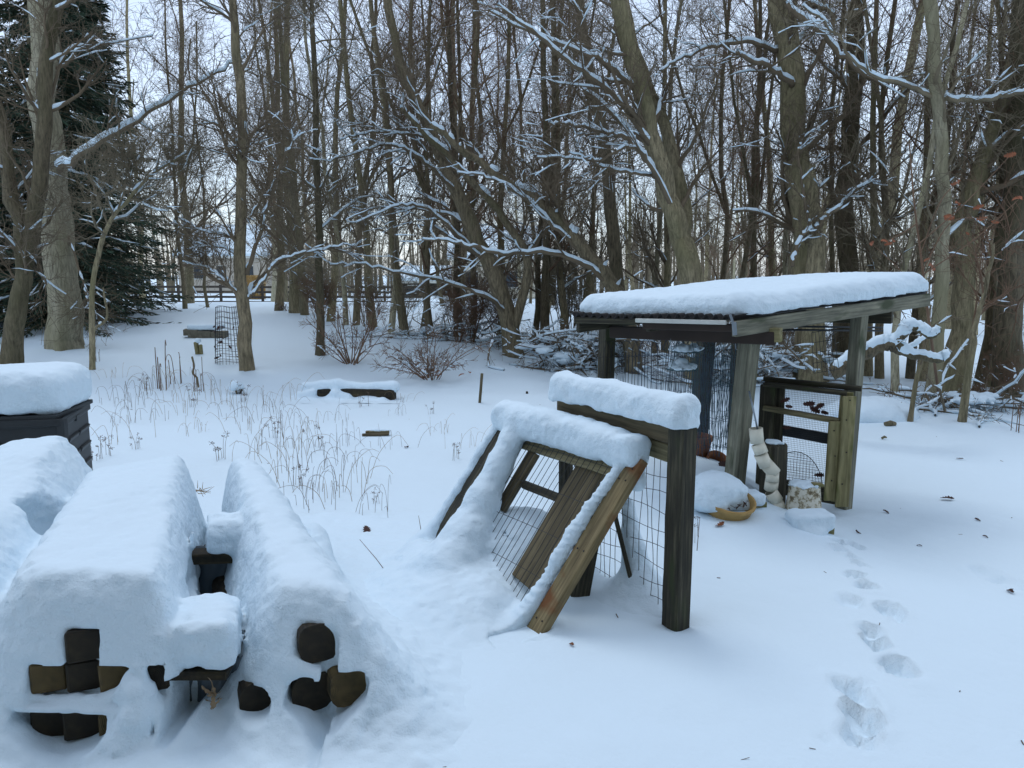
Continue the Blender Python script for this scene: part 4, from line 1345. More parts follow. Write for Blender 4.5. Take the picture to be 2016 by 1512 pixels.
def tpath(pix, Y, top_extra=None):
    """trunk line through photo pixels at distance Y, first one on the ground"""
    b = base_of(*pix[0]) if Y is None else None
    if Y is None: Y = b[1]
    pts = [px(u, v, Y) for u, v in pix]
    if b is not None:
        pts[0] = b + np.array([0, 0, -0.1])
    else:
        pts[0][2] = G(pts[0][0], pts[0][1]) - 0.1
    if top_extra:
        d = nrm(pts[-1] - pts[-2]); pts.append(pts[-1] + d * top_extra * 0.5 + [0, 0, 0.1]); pts.append(pts[-1] + d * top_extra * 0.5)
    return pts


def bent(pix, Y0, Y1):
    n = len(pix)
    return [px(u, v, Y0 + (Y1 - Y0) * i / (n - 1)) for i, (u, v) in enumerate(pix)]


# --- twin-stemmed tree by the compost bin
p = tpath([(14, 722), (28, 640), (45, 545), (40, 430)], None)
Y0 = p[0][1]
build_tree('forked_tree', p[0] + [0, 0, .1], [(p + [px(12, 330, Y0), px(-5, 200, Y0)], .15, .08), ([px(50, 520, Y0), px(72, 400, Y0), px(82, 250, Y0), px(92, 120, Y0 + .1), px(112, -10, Y0 + .2), px(130, -150, Y0 + .3)], .115, .09)],
           'dark forked tree with two rising stems near the compost bin', seed=1, bark=M_BARKD, H=5.5, keep=.6, spec=[(9, .3, 1, .6, 1.2, .26, 8, .35, 6), (6, .2, 1, .45, 1.0, .12, 6, .5, 4), (5, .15, 1, .4, 1.0, .06, 4, .6, 3), (3, .15, 1, .4, 1.0, .035, 3, .8, 3)],
           boughs=[([px(84, 250, Y0), px(130, 105, Y0 + .3), px(190, 90, Y0 + .8), px(300, 70, Y0 + 1.2)], .035, .012), ([px(44, 480, Y0), px(40, 455, Y0), px(30, 390, Y0 + .1)], .03, .02), ([px(100, 20, Y0 + .2), px(130, 8, Y0), px(160, -20, Y0)], .04, .03),
                   ([px(60, 480, Y0), px(90, 560, Y0 + .1), px(78, 520, Y0)], .03, .02), ([px(20, 385, Y0), px(55, 350, Y0 + .2), px(88, 300, Y0 + .4)], .028, .012)])
# --- the big pale trunk
p = tpath([(135, 684), (128, 600), (112, 450), (98, 300), (88, 150), (76, -10)], None, 3.0)
Y0 = p[0][1]
build_tree('large_tree', p[0] + [0, 0, .1], [(p, .285, .165)], 'large pale-barked tree with one long snow-lined bough', seed=2, bark=M_BARKP, H=7, keep=.6,
           spec=[(7, .45, 1, .7, 1.25, .22, 8, .25, 6), (6, .2, 1, .45, 1.0, .11, 6, .5, 4), (5, .15, 1, .4, 1.0, .055, 4, .6, 3), (3, .15, 1, .4, 1.0, .03, 3, .8, 3)],
           boughs=[([px(118, 335, Y0 - .2), px(150, 312, Y0 - .6), px(230, 262, Y0 - .9), px(320, 205, Y0 - 1.1), px(400, 158, Y0 - 1.2), px(480, 112, Y0 - 1.2)], .075, .02),
                   ([px(128, 450, Y0), px(165, 560, Y0 - .2), px(175, 605, Y0 - .3)], .03, .02)])
# --- young tree beside the big one, arching right with snow-lined limbs
p = tpath([(168, 605), (185, 540), (215, 440), (250, 395)], 12.0)
build_tree('leaning_sapling', [p[0][0], 12.0, G(p[0][0], 12.0)], [(p + [px(300, 345, 12), px(370, 300, 12)], .045, .015)], 'slender leaning sapling with snow along it beside the large pale tree', seed=3, bark=M_BARK, H=3.4, keep=.6,
           twig=M_TWIGG, spec=[(14, .2, 1, .5, 1.1, .36, 8, .6, 5), (8, .2, 1, .45, 1.0, .2, 6, .6, 4), (7, .15, 1, .4, 1.0, .10, 4, .7, 3), (4, .15, 1, .4, 1.0, .05, 3, .8, 3)])
build_tree('leaning_sapling', base_of(180, 700), [(tpath([(180, 705), (182, 660), (210, 625), (205, 580), (203, 565)], None), .028, .012)], 'thin crooked dead sapling with a kinked stem on the open snow', seed=4, H=.8, keep=.2, spec=[(5, .6, 1, .4, 1.0, .5, 5, .5, 4), (3, .3, 1, .4, 1, .2, 4, .6, 3)])
# --- ornamental tree with the wire cage
p = tpath([(488, 728), (482, 660), (478, 560), (472, 470), (478, 350), (480, 220), (466, 80), (455, -40)], None)
Y0 = p[0][1]
LIMB = [(8, .12, 1, .4, .9, .30, 8, .5, 5), (7, .2, 1, .45, 1.0, .16, 6, .6, 4), (6, .15, 1, .4, 1.0, .08, 4, .7, 3), (4, .15, 1, .4, 1.0, .04, 3, .8, 3)]
build_tree('garden_tree', p[0] + [0, 0, .1], [(p, .105, .05)], 'slim dark tree with low spreading limbs beside the wire cage', seed=5, bark=M_BARKD, H=4.6, keep=.55, wide=1.2,
           spec=[(18, .22, 1, .6, 1.2, .34, 8, .42, 5), (8, .2, 1, .45, 1.0, .16, 6, .6, 4), (6, .15, 1, .4, 1.0, .08, 4, .7, 3), (4, .15, 1, .4, 1.0, .04, 3, .8, 3)],
           boughs=[([px(484, 592, Y0), px(500, 575, Y0), px(525, 545, Y0), px(545, 515, Y0), px(590, 500, Y0 + .2), px(650, 488, Y0 + .4), px(700, 480, Y0 + .5)], .035, .012),
                   ([px(484, 540, Y0), px(505, 480, Y0), px(530, 390, Y0), px(560, 310, Y0 - .2), px(590, 260, Y0 - .3)], .05, .015),
                   ([px(478, 600, Y0), px(455, 565, Y0), px(420, 535, Y0 + .2), px(392, 522, Y0 + .4)], .035, .012),
                   ([px(477, 525, Y0), px(455, 495, Y0 + .1), px(420, 485, Y0 + .2), px(375, 490, Y0 + .4)], .03, .01),
                   ([px(476, 490, Y0), px(450, 465, Y0 + .1), px(400, 455, Y0 + .3), px(355, 430, Y0 + .4)], .03, .01)])
p = tpath([(630, 700), (630, 600), (628, 480), (626, 350), (622, 200), (616, 60), (612, -60)], None)
build_tree('garden_tree', p[0] + [0, 0, .1], [(p, .075, .03)], 'thin straight tree rising from the lawn beside the bare bush', seed=6, bark=M_BARKD, H=4.5, keep=.45, wide=1.2, twig=M_TWIGG,
           spec=[(20, .18, 1, .7, 1.2, .32, 7, .42, 5), (8, .2, 1, .45, 1.0, .15, 5, .6, 4), (6, .15, 1, .4, 1.0, .075, 4, .7, 3), (3, .15, 1, .4, 1.0, .04, 3, .8, 3)])
# --- leaning maples at the wood's edge
FINE = [(10, .2, 1, .5, 1.1, .26, 8, .38, 6), (6, .2, 1, .4, 1.0, .12, 6, .5, 4), (5, .15, 1, .4, 1.0, .06, 4, .6, 3), (3, .15, 1, .4, 1.0, .033, 3, .8, 3)]
p = tpath([(1020, 678), (1000, 620), (965, 520), (925, 430), (890, 350), (850, 260), (800, 150), (770, 30), (755, -90)], 14.2)
Y0 = 14.2
build_tree('leaning_maple', p[0], [(p, .17, .06), (bent([(1012, 650), (1040, 520), (985, 420), (905, 330), (830, 255), (790, 210)], Y0, Y0 - 1), .09, .03)],
           'dark maple leaning over the lawn with many arching snow-lined boughs', seed=7, bark=M_BARKD, H=7.5, keep=.7, spec=FINE, up=.05,
           boughs=[(bent([(905, 382), (860, 340), (810, 300), (760, 285), (700, 302), (640, 318)], Y0, Y0 - 1.5), .05, .015), (bent([(900, 345), (850, 280), (800, 262), (720, 262), (670, 275)], Y0, Y0 - 1.2), .045, .012),
                   (bent([(1000, 620), (960, 585), (880, 556), (800, 540), (720, 522), (650, 520)], Y0, Y0 - 2.0), .05, .014), (bent([(960, 520), (900, 462), (840, 410), (780, 405), (700, 440)], Y0, Y0 - 1.8), .05, .013),
                   (bent([(940, 460), (890, 425), (820, 412), (740, 410), (690, 420)], Y0, Y0 + 1), .04, .012)])
p = tpath([(1255, 690), (1235, 620), (1190, 545), (1130, 470), (1080, 420), (1020, 370), (960, 330)], 12.6)
Y0 = 12.6
build_tree('leaning_maple', p[0], [(p + bent([(900, 285), (840, 245)], Y0 - .2, Y0 - .4), .14, .035)], 'low arching maple stem bowed over behind the brush pile', seed=8, bark=M_BARKD, H=6, keep=.75, spec=FINE, up=.04,
           boughs=[(bent([(1195, 555), (1150, 520), (1080, 497), (1000, 500), (940, 488), (890, 475), (830, 470)], Y0, Y0 - 1.3), .06, .018), (bent([(1150, 500), (1090, 445), (1030, 385), (960, 350), (900, 340)], Y0, Y0 - .6), .05, .015)])
p = tpath([(1375, 690), (1362, 560), (1330, 440), (1300, 340), (1275, 230), (1245, 120), (1215, 0), (1190, -110)], 11.5)
Y0 = 11.5
build_tree('leaning_maple', p[0], [(p, .175, .085), (bent([(1350, 520), (1345, 400), (1310, 250), (1262, 130), (1232, 20), (1215, -80)], Y0 + .2, Y0 + 1), .11, .06)],
           'stout twin maple trunk leaning towards the lawn behind the shed roof', seed=9, bark=M_BARK, H=7.5, keep=.6, spec=FINE, up=.05,
           boughs=[(bent([(1310, 380), (1270, 310), (1230, 270), (1190, 262), (1130, 245), (1080, 245)], Y0, Y0 - .8), .055, .02), (bent([(1262, 190), (1200, 130), (1120, 95), (1040, 60), (960, 20)], Y0, Y0 - 1), .055, .018),
                   (bent([(1290, 300), (1220, 200), (1130, 130), (1060, 70), (980, 10)], Y0, Y0 - 1.4), .06, .02), (bent([(1300, 350), (1270, 345), (1210, 335), (1140, 312), (1060, 310)], Y0, Y0 - .3), .04, .015),
                   (bent([(1340, 450), (1290, 340), (1240, 290), (1180, 315), (1120, 300)], Y0, Y0 - 1), .05, .014)])
p = tpath([(1222, 690), (1215, 560), (1205, 420), (1190, 280), (1160, 150), (1140, 0), (1130, -100)], 13.6)
build_tree('woodland_tree', p[0], [(p, .13, .07)], 'upright dark tree between the leaning maples', seed=10, bark=M_BARKD, H=7, keep=.55, spec=FINE)
p = tpath([(1600, 700), (1592, 560), (1582, 430), (1572, 300), (1560, 170), (1545, 60), (1525, -60)], 11.8)
Y0 = 11.8
build_tree('woodland_tree', p[0], [(p, .215, .16)], 'thick mossy tree trunk rising straight behind the shed', seed=11, bark=M_BARK, H=7, keep=.5,
           spec=[(14, .2, 1, .7, 1.3, .26, 8, .22, 6), (8, .2, 1, .45, 1.0, .13, 6, .5, 4), (6, .15, 1, .4, 1.0, .065, 4, .6, 3), (4, .15, 1, .4, 1.0, .035, 3, .8, 3)],
           boughs=[(bent([(1535, 100), (1470, 82), (1400, 95), (1340, 115), (1300, 140)], Y0, Y0 - .6), .05, .015), (bent([(1580, 170), (1640, 40), (1600, 10), (1560, -10)], Y0 - .1, Y0), .05, .03),
                   (bent([(1550, 10), (1620, 70), (1690, 140), (1760, 160), (1850, 190), (1930, 195)], Y0 - .5, Y0 - 1.3), .06, .03), (bent([(1560, 170), (1520, 135), (1480, 118), (1450, 105)], Y0 - .2, Y0 - .6), .06, .035)])
p = tpath([(1598, 690), (1605, 520), (1604, 440), (1600, 380), (1596, 320)], 11.2)
build_tree('broken_snag', p[0], [(p, .15, .06)], 'broken reddish snag trunk with snow caught in its splayed limbs', seed=12, bark=M_BARK, H=3, keep=.9, spec=[(4, .5, 1, .5, 1.2, .3, 6, .5, 5), (4, .3, 1, .4, 1, .15, 5, .6, 4), (4, .2, 1, .4, 1, .08, 3, .6, 3)],
           boughs=[(bent([(1600, 460), (1590, 430), (1580, 370), (1572, 300), (1582, 270)], 11.0, 11.0), .035, .015), (bent([(1606, 450), (1630, 425), (1655, 405), (1690, 370), (1730, 360)], 11.0, 10.8), .045, .02), (bent([(1560, 520), (1575, 470), (1592, 450)], 10.9, 11.0), .04, .03)])
p = tpath([(1672, 700), (1668, 520), (1664, 380), (1676, 250), (1682, 120), (1690, -10), (1696, -100)], 12.8)
build_tree('woodland_tree', p[0], [(p, .15, .11)], 'dark straight tree to the right of the thick mossy trunk', seed=13, bark=M_BARKD, H=7, keep=.5, spec=FINE)
p = tpath([(1838, 800), (1848, 690), (1856, 560), (1860, 420), (1856, 300), (1842, 150), (1830, 0), (1822, -110)], 10.2)
Y0 = 10.2
build_tree('woodland_tree', p[0], [(p, .085, .07)], 'slender pale-barked tree near the fallen snowy limb', seed=14, bark=M_BARKP, H=6, keep=.5, spec=FINE, twig=M_TWIGG,
           boughs=[(bent([(1858, 200), (1780, 165), (1700, 140), (1640, 60), (1580, 10)], Y0, Y0 + .3), .045, .02), (bent([(1850, 195), (1920, 198), (1980, 190), (2040, 180)], Y0, Y0 - .4), .045, .03)])
p = tpath([(1880, 792), (1890, 680), (1896, 560), (1898, 440), (1930, 330), (1968, 220), (2000, 110), (2030, 0)], 10.6)
build_tree('woodland_tree', p[0], [(p, .15, .09)], 'brown tree leaning outward beside the slender pale tree', seed=15, bark=M_BARK, H=6.5, keep=.55, spec=FINE)
p = tpath([(1990, 802), (1985, 700), (1992, 560), (1998, 400), (2004, 250), (2010, 100), (2016, -60)], 10.4)
build_tree('woodland_tree', p[0], [(p, .19, .13)], 'massive dark tree trunk at the edge of the trodden snow', seed=16, bark=M_BARKD, H=6.5, keep=.4, spec=FINE)
p = tpath([(1890, 830), (1912, 700), (1922, 640), (1940, 560), (1955, 480)], None)
build_tree('leaning_sapling', p[0] + [0, 0, .1], [(p, .045, .015)], 'thin brown sapling standing before the massive dark trunk', seed=17, bark=M_BARK, H=2.6, keep=.4, spec=[(9, .3, 1, .5, 1.1, .3, 6, .5, 4), (6, .2, 1, .4, 1, .15, 5, .6, 3), (4, .2, 1, .4, 1, .08, 3, .6, 3)], twig=M_TWIGR)
p = tpath([(1790, 830), (1805, 740), (1818, 690)], None)
build_tree('leaning_sapling', p[0] + [0, 0, .1], [(p + [px(1832, 600, p[0][1])], .03, .012)], 'bare stick sapling under the fallen snowy limb', seed=18, bark=M_BARKD, H=2, keep=.3, spec=[(6, .3, 1, .5, 1.1, .3, 6, .5, 4), (4, .2, 1, .4, 1, .15, 4, .6, 3)])

# --- the wood behind: a dozen kinds of bare tree, each copy its own thing
protos = []
for k in range(9):
    r = np.random.default_rng(300 + k)
    H = [15, 17, 13, 18, 14, 16, 12, 15, 17][k]
    lean = r.normal(0, 0.05, 2)
    n = 12
    z = np.linspace(0, H, n)
    P = np.stack([lean[0] * z + np.cumsum(r.normal(0, .08, n)), lean[1] * z + np.cumsum(r.normal(0, .08, n)), z], 1); P[0, :2] = 0; P[0, 2] = -0.4
    r0 = [.105, .12, .07, .14, .085, .11, .06, .09, .125][k]
    R = flare(n, r0, .03, .4)
    trunk, br, tw_, sn = Acc(), Acc(), Acc(), Acc()
    trunk.add(*tubes(P[None], R[None], 9))
    if k % 3 == 1:                                   # a second leader
        q = grow(P[None, 3], np.array([[r.normal(0, .5), r.normal(0, .5), 1.2]]), np.array([H * .6]), 8, .06, np.array([0, 0, .08]), r)
        RR = np.linspace(R[3] * .7, .03, 8)[None]
        trunk.add(*tubes(q, RR, 8))
        branches(q, RR, r, H * .6, [(10, .1, 1, .5, 1.0, .28, 6, .4, 4), (5, .2, 1, .4, 1, .13, 5, .6, 3), (4, .2, 1, .4, 1, .07, 3, .7, 3)], br, tw_, sn, 1, .08, .3, .0045)
    branches(P[None], R[None], r, H, [(24, .12, 1, .5, 1.15, .19, 7, .36, 4), (7, .2, 1, .4, 1.0, .09, 5, .5, 3), (7, .15, 1, .4, 1.0, .05, 3, .7, 3)], br, tw_, sn, 1.0, .08, .25, .0052)
    br.V += tw_.V; br.Q += [q + br.n for q in tw_.Q]; br.n += tw_.n
    protos.append((trunk.mesh('trunk'), br.mesh('crown'), sn.mesh('snow_cover')))
    bm_ = [M_BARK, M_BARKD, M_BARKP][k % 3 if k != 5 else 0]
    for me, mm in zip(protos[-1], (bm_, [M_TWIG, M_TWIGR, M_TWIGG][k % 3], M_SNOWB)):
        me.materials.append(mm)


def place_tree(k, x, y, s, yaw, label, group, snowy=True):
    t = thing('woodland_tree', (x, y, G(x, y) - 0.05), label, 'tree', group)
    t.rotation_euler = (rng.normal(0, .03), rng.normal(0, .03), yaw)
    t.scale = (s, s, s)
    for nm, me in zip(('trunk', 'crown', 'snow_cover'), protos[k]):
        if nm == 'snow_cover' and not snowy: continue
        o = bpy.data.objects.new(nm, me); COL.objects.link(o); o.parent = t
        if nm == 'snow_cover': o['kind'] = 'stuff'
    return t


# trunks one can pick out in the photograph: (u, v of the foot, kind, scale)
picked = [(372, 600, 3, .95), (412, 605, 6, .8), (365, 608, 4, .8), (545, 612, 1, .9), (578, 616, 3, .95), (600, 620, 0, .9), (648, 632, 5, .9), (680, 640, 2, .9), (700, 640, 7, .9), (735, 645, 0, .95), (765, 655, 2, .9),
          (800, 660, 5, .8), (825, 660, 6, .9), (850, 665, 4, .8), (905, 665, 1, .75), (930, 668, 7, .8), (985, 672, 3, .62), (1048, 685, 4, .7), (1075, 690, 1, .75), (1110, 690, 0, .75), (1135, 690, 5, .65), (1165, 700, 6, .8), (1290, 700, 2, .8), (1310, 700, 0, .75),
          (1420, 690, 4, .8), (1445, 705, 7, .75), (1480, 700, 1, .7), (1520, 710, 2, .8), (1545, 700, 5, .75), (1640, 720, 6, .85), (1710, 740, 0, .7), (1735, 745, 4, .75), (1768, 770, 2, .7), (1790, 745, 7, .7), (1920, 770, 1, .65), (1945, 760, 5, .65), (1960, 775, 4, .7), (1815, 750, 3, .6)]
for i, (u, v, k, s) in enumerate(picked):
    b = base_of(u, v)
    place_tree(k, b[0], b[1], s * rng.uniform(.82, .98), rng.uniform(0, 6.28), 'bare tree standing in the front ranks of the wood', 'trees along the front of the wood')
cnt = 0
tries = 0
spots = [(base_of(u, v)[0], base_of(u, v)[1]) for u, v, _, _ in picked]
while cnt < 47 and tries < 6000:
    tries += 1
    y = rng.uniform(15, 58)
    x = rng.uniform(-0.80, 1.0) * y
    u = 1008 + 1500 * x / (y * cP)
    edge = np.interp(u, [-200, 360, 560, 700, 1000, 1250, 1700, 2200], [40, 31, 28, 22, 16, 14.5, 12.5, 12])
    if y < edge or (u < 380 and y < 34): continue
    if 395 < u < 545 and rng.random() < .75: continue
    if min((x - a) ** 2 + (y - b) ** 2 for a, b in spots) < 1.3: continue
    spots.append((x, y)); cnt += 1
    place_tree(int(rng.integers(0, 9)), x, y, rng.uniform(.7, 1.1), rng.uniform(0, 6.28), 'bare tree standing deep among others inside the wood', 'trees deep in the wood', y < 32)

# far-off wood that reads as one grey-brown mass
r = np.random.default_rng(500)
M_ = 800
yy = r.uniform(62, 120, M_); xx = r.uniform(-0.95, 0.95, M_) * yy
keepm = ~((xx / yy * 1520 + 1008 > 360) & (xx / yy * 1520 + 1008 < 560) & (yy > 0))
xx, yy = xx[keepm], yy[keepm]; M_ = len(xx)
bz = gh(xx, yy)
Hh = r.uniform(6, 11, M_)
P = grow(np.stack([xx, yy, bz - .3], 1), np.tile([[0, 0, 1.0]], (M_, 1)), Hh, 6, .04, np.array([0, 0, .03]), r)
R = np.linspace(1, .15, 6)[None] * r.uniform(.10, .22, M_)[:, None]
fw = Acc(); fw.add(*tubes(P, R, 4))
b, d, rad, t = spawn(P, R, 9, .12, 1, .4, 1.0, r)
Pb = grow(b, d, Hh.mean() * .17 * r.uniform(.5, 1.2, len(b)), 4, .15, np.array([0, 0, .12]), r)
Rb = np.maximum(rad * .35, .025)[:, None] * np.linspace(1, .4, 4)[None]
fw.add(*tubes(Pb, Rb, 3))
b, d, rad, t = spawn(Pb, Rb, 3, .2, 1, .4, 1.0, r)
Pc = grow(b, d, r.uniform(.6, 1.7, len(b)), 3, .15, np.array([0, 0, .05]), r)
fw.add(*tubes(Pc, np.full((len(b), 3), .016), 3))
obj('distant_wood', fw.mesh('distant_wood'), M_TWIGG, label='far grey-brown wood closing the view between the trunks', cat='wood', kind='stuff')

# ------------------------------------------------------------------ spruces
def spruce_meshes(H, Rb, seed):
    r = np.random.default_rng(seed)
    tr, nd, sn = Acc(), Acc(), Acc()
    z = np.linspace(-.3, H, 8)
    tr.add(*tubes(np.stack([0 * z, 0 * z, z], 1)[None], np.linspace(.17, .02, 8)[None], 8))
    zs = np.concatenate([np.arange(.25, H - .2, .24)])
    nb = 11
    zb = np.repeat(zs, nb) + r.normal(0, .07, len(zs) * nb)
    az = r.uniform(0, 2 * np.pi, len(zb))
    L = Rb * (1 - zb / H) ** .8 * r.uniform(.72, 1.12, len(zb)) + .15
    b = np.stack([0 * zb, 0 * zb, zb], 1)
    d = np.stack([np.cos(az), np.sin(az), np.full(len(zb), -.05)], 1)
    P = grow(b, d, L, 6, .06, np.array([0, 0, -.075]), r)
    P[:, -1, 2] += L * .06
    Rr = np.linspace(.022, .006, 6)[None] * np.ones((len(zb), 1))
    tr.add(*tubes(P, Rr, 3))
    # needle sprays: flat slivers hanging off each bough
    b, d, rad, t = spawn(P, Rr, 80, .06, 1.0, .45, 1.1, r)
    n = len(b)
    ln = r.uniform(.09, .26, n)[:, None]
    d = nrm(d * np.array([1, 1, .5]) + np.array([0, 0, -.22]))
    wv = nrm(np.cross(d, r.normal(0, 1, (n, 3)))) * r.uniform(.010, .022, n)[:, None]
    V = np.stack([b - wv * .4, b + d * ln * .55 - wv, b + d * ln, b + d * ln * .55 + wv], 1).reshape(-1, 3)
    F = np.arange(n * 4).reshape(-1, 4)
    nd.add(V, F)
    snow_on(P[:, 2:], Rr[:, 2:] * 2.5, r, sn, .10, .9, 4)
    return tr.mesh('trunk'), nd.mesh('crown', False), sn.mesh('snow_cover')


sp = [spruce_meshes(11, 2.6, 1), spruce_meshes(9, 2.2, 2)]
for ms in sp:
    for me, m in zip(ms, (M_BARKD, M_NEEDLE, M_SNOWB)): me.materials.append(m)
for i, (x, y, k, s) in enumerate([(-10.4, 17.4, 0, 1.0), (-12.9, 17.0, 1, 1.1), (-15.0, 17.8, 0, .95), (-11.6, 21.8, 1, 1.05), (-14.2, 21.0, 0, 1.1), (-10.9, 19.4, 0, .95), (-13.6, 19.2, 1, 1.1)]):
    t = thing('spruce_tree', (x, y, G(x, y) - .05), 'dark green spruce standing in the evergreen row behind the pale tree', 'spruce', 'row of dark spruces')
    t.rotation_euler = (0, 0, i * 1.3); t.scale = (s, s, s)
    for nm, me in zip(('trunk', 'crown', 'snow_cover'), sp[k]):
        o = bpy.data.objects.new(nm, me); COL.objects.link(o); o.parent = t
        if nm == 'snow_cover': o['kind'] = 'stuff'

# ------------------------------------------------------------------ bushes, brush and undergrowth
def bush_meshes(seed, n, H, spread, tw=.004, arch=-.02, r0=.010, lv3=True):
    r = np.random.default_rng(seed)
    br, tg, sn = Acc(), Acc(), Acc()
    az = r.uniform(0, 2 * np.pi, n); e = r.uniform(.1, spread, n)
    d = np.stack([np.cos(az) * e, np.sin(az) * e, np.ones(n)], 1)
    b = np.stack([np.cos(az) * .08 * r.random(n), np.sin(az) * .08 * r.random(n), np.full(n, -.05)], 1)
    P = grow(b, d, H * r.uniform(.6, 1.15, n), 9, .09, np.array([0, 0, arch]), r)
    R = np.linspace(1, .35, 9)[None] * (r0 * r.uniform(.7, 1.3, n))[:, None]
    br.add(*tubes(P, R, 5)); snow_on(P, R, r, sn, .12, .7, 4, .8)
    branches(P, R, r, H, [(7, .3, 1, .4, 1.0, .28, 5, .6, 4), (5, .2, 1, .4, 1, .13, 4, .7, 3)] + ([(3, .2, 1, .4, 1, .07, 3, .8, 3)] if lv3 else []), br, tg, sn, 1, 0.0, .05, tw)
    return br.mesh('stems'), tg.mesh('twigs'), sn.mesh('snow_cover')


def place_bush(ms, p, s, yaw, name, label, cat, group=None):
    t = thing(name, p, label, cat, group)
    t.rotation_euler = (0, 0, yaw); t.scale = (s, s, s)
    for nm, me in zip(('stems', 'twigs', 'snow_cover'), ms):
        if len(me.vertices) == 0: continue
        o = bpy.data.objects.new(nm, me); COL.objects.link(o); o.parent = t
        if nm != 'stems': o['kind'] = 'stuff'
    return t


bA = bush_meshes(1, 17, .95, 1.0, .003, r0=.011, lv3=False)
bB = bush_meshes(2, 22, .85, 1.5, .003, r0=.008, lv3=False)
bC = bush_meshes(3, 12, 1.9, .55, r0=.010)
bD = bush_meshes(4, 9, 2.8, .4, r0=.012)
for ms, m in ((bA, M_TWIGR), (bB, M_TWIGR), (bC, M_TWIGR), (bD, M_TWIGG)):
    ms[0].materials.append(m); ms[1].materials.append(m); ms[2].materials.append(M_SNOWB)
place_bush(bA, base_of(692, 716), 1.05, 0.3, 'bare_bush', 'vase-shaped bare bush of reddish stems on the lawn', 'bush')
pb = base_of(850, 745)
place_bush(bB, pb, 1.1, 1.0, 'bare_bush', 'wide tangled bare bush with russet leaves at its foot', 'bush')
for k in range(14):
    q = pb + np.array([rng.normal(0, .28), rng.normal(0, .2), abs(rng.normal(.08, .07))])
    leaf(q, rng.uniform(.03, .055), M_LEAFO if k % 2 else M_LEAF, None, 300 + k, 'russet leaf caught low in the tangled bare bush', 'russet leaves in the tangled bush')
i = 0
tries = 0
while i < 52 and tries < 4000:
    tries += 1
    u = rng.uniform(545, 2040)
    lowv = np.interp(u, [545, 700, 800, 1000, 1100, 1250, 1500, 1700, 2040], [618, 648, 662, 686, 700, 705, 720, 770, 800])
    b = base_of(u, lowv - abs(rng.normal(0, 14)))
    if b[1] > 40: continue
    kind = int(rng.choice([0, 1, 2], p=[.35, .5, .15]))
    place_bush((bC, bD, bB)[kind], b, rng.uniform(.5, .95) * (1 if u < 1150 else .55), rng.uniform(0, 6.28), 'thicket_shrub', ['upright clump of thin reddish stems at the edge of the wood', 'tall wispy clump of grey stems at the edge of the wood', 'low tangled thorny clump at the edge of the wood'][kind], 'shrub', ['reddish stem clumps', 'grey stem clumps', 'tangled clumps'][kind] + ' in the undergrowth')
    i += 1


def brush_pile(c, rx, ry, rz, n, seed, label, nsnow=10):
    r = np.random.default_rng(seed)
    c = np.asarray(c, float)
    t = thing('brush_pile', c, label, 'brush pile')
    b = c + r.normal(0, 1, (n, 3)) * [rx * .5, ry * .5, 0] + np.stack([0 * r.random(n), 0 * r.random(n), r.uniform(.0, rz, n)], 1)
    d = r.normal(0, 1, (n, 3)) * [1, .8, .38]
    P = grow(b, d, r.uniform(.4, 1.3, n), 7, .14, np.array([0, 0, -.02]), r)
    R = np.linspace(1, .4, 7)[None] * r.uniform(.005, .018, n)[:, None]
    gz = gh(P[..., 0], P[..., 1]); P[..., 2] = np.maximum(P[..., 2], gz + .01)
    a = Acc(); a.add(*tubes(P, R, 5))
    tw_, sn = Acc(), Acc()
    snow_on(P, R, r, sn, .55, .7, 5, 1.3)
    branches(P, R, r, 1.0, [(5, .2, 1, .4, 1.1, .3, 5, .6, 3), (3, .2, 1, .4, 1.1, .14, 3, .7, 3)], a, tw_, sn, 1, 0, .3, .003)
    obj('sticks', a.mesh('sticks'), M_TWIG, t, kind='stuff'); obj('snow_cover', sn.mesh('snow_cover'), M_SNOWB, t, kind='stuff')
    for k in range(nsnow):
        q = c + np.array([r.normal(0, rx * .5), r.normal(0, ry * .5), r.uniform(.1, rz)])
        snow_blob('snow_lump', t, q, (r.uniform(.07, .2), r.uniform(.07, .16), r.uniform(.03, .07)), .02, .07, h=.016, seed=200 + k)
    return t


brush_pile(base_of(1150, 735) + [0, .6, 0], 1.1, .6, .55, 120, 1, 'tangled heap of snowy brush behind the left end of the shed', 20)
brush_pile(base_of(1560, 790) + [0, 1.8, 0], 1.2, .6, .55, 110, 2, 'heap of sticks and snow seen through the open shed', 26)
brush_pile(base_of(880, 690) + [0, 1.6, 0], 1.6, .5, .3, 70, 3, 'low windrow of snowy sticks behind the tangled bush', 8)
brush_pile(base_of(1930, 815) + [0, .3, 0], 1.0, .4, .2, 45, 4, 'scatter of sticks around the saplings beyond the trodden snow', 6)
snow_blob('snow_drift', None, base_of(1735, 830) + [0, .3, .0], (.55, .35, .24), .02, .2, h=.02, seed=260, kind='structure')

# --- broken limb laden with snow
def limb(paths, name, label, cat, r_snow=1.0):
    c = np.asarray(paths[0][0][0])
    t = thing(name, c, label, cat)
    a, sn = Acc(), Acc()
    for pts, r0, r1 in paths:
        P = smooth_path(pts, 6)
        P = P + rng.normal(0, r0 * .12, P.shape)
        R = np.linspace(r0, r1, len(P))
        a.add(*tubes(P[None], R[None], 9, True))
        C = P.copy(); C[:, 2] += R * .75
        rr = (R * 1.0 + .01) * np.interp(np.arange(len(P)), np.arange(0, len(P) + 4, 4), rng.uniform(.75, 1.3, len(np.arange(0, len(P) + 4, 4)))) * r_snow; rr[0] = rr[-1] = .004
        sn.add(*tubes(C[None], rr[None], 8))
    obj('bough', a.mesh('bough'), M_BARKD, t); obj('snow_cover', sn.mesh('snow_cover'), M_SNOW, t)
    return t


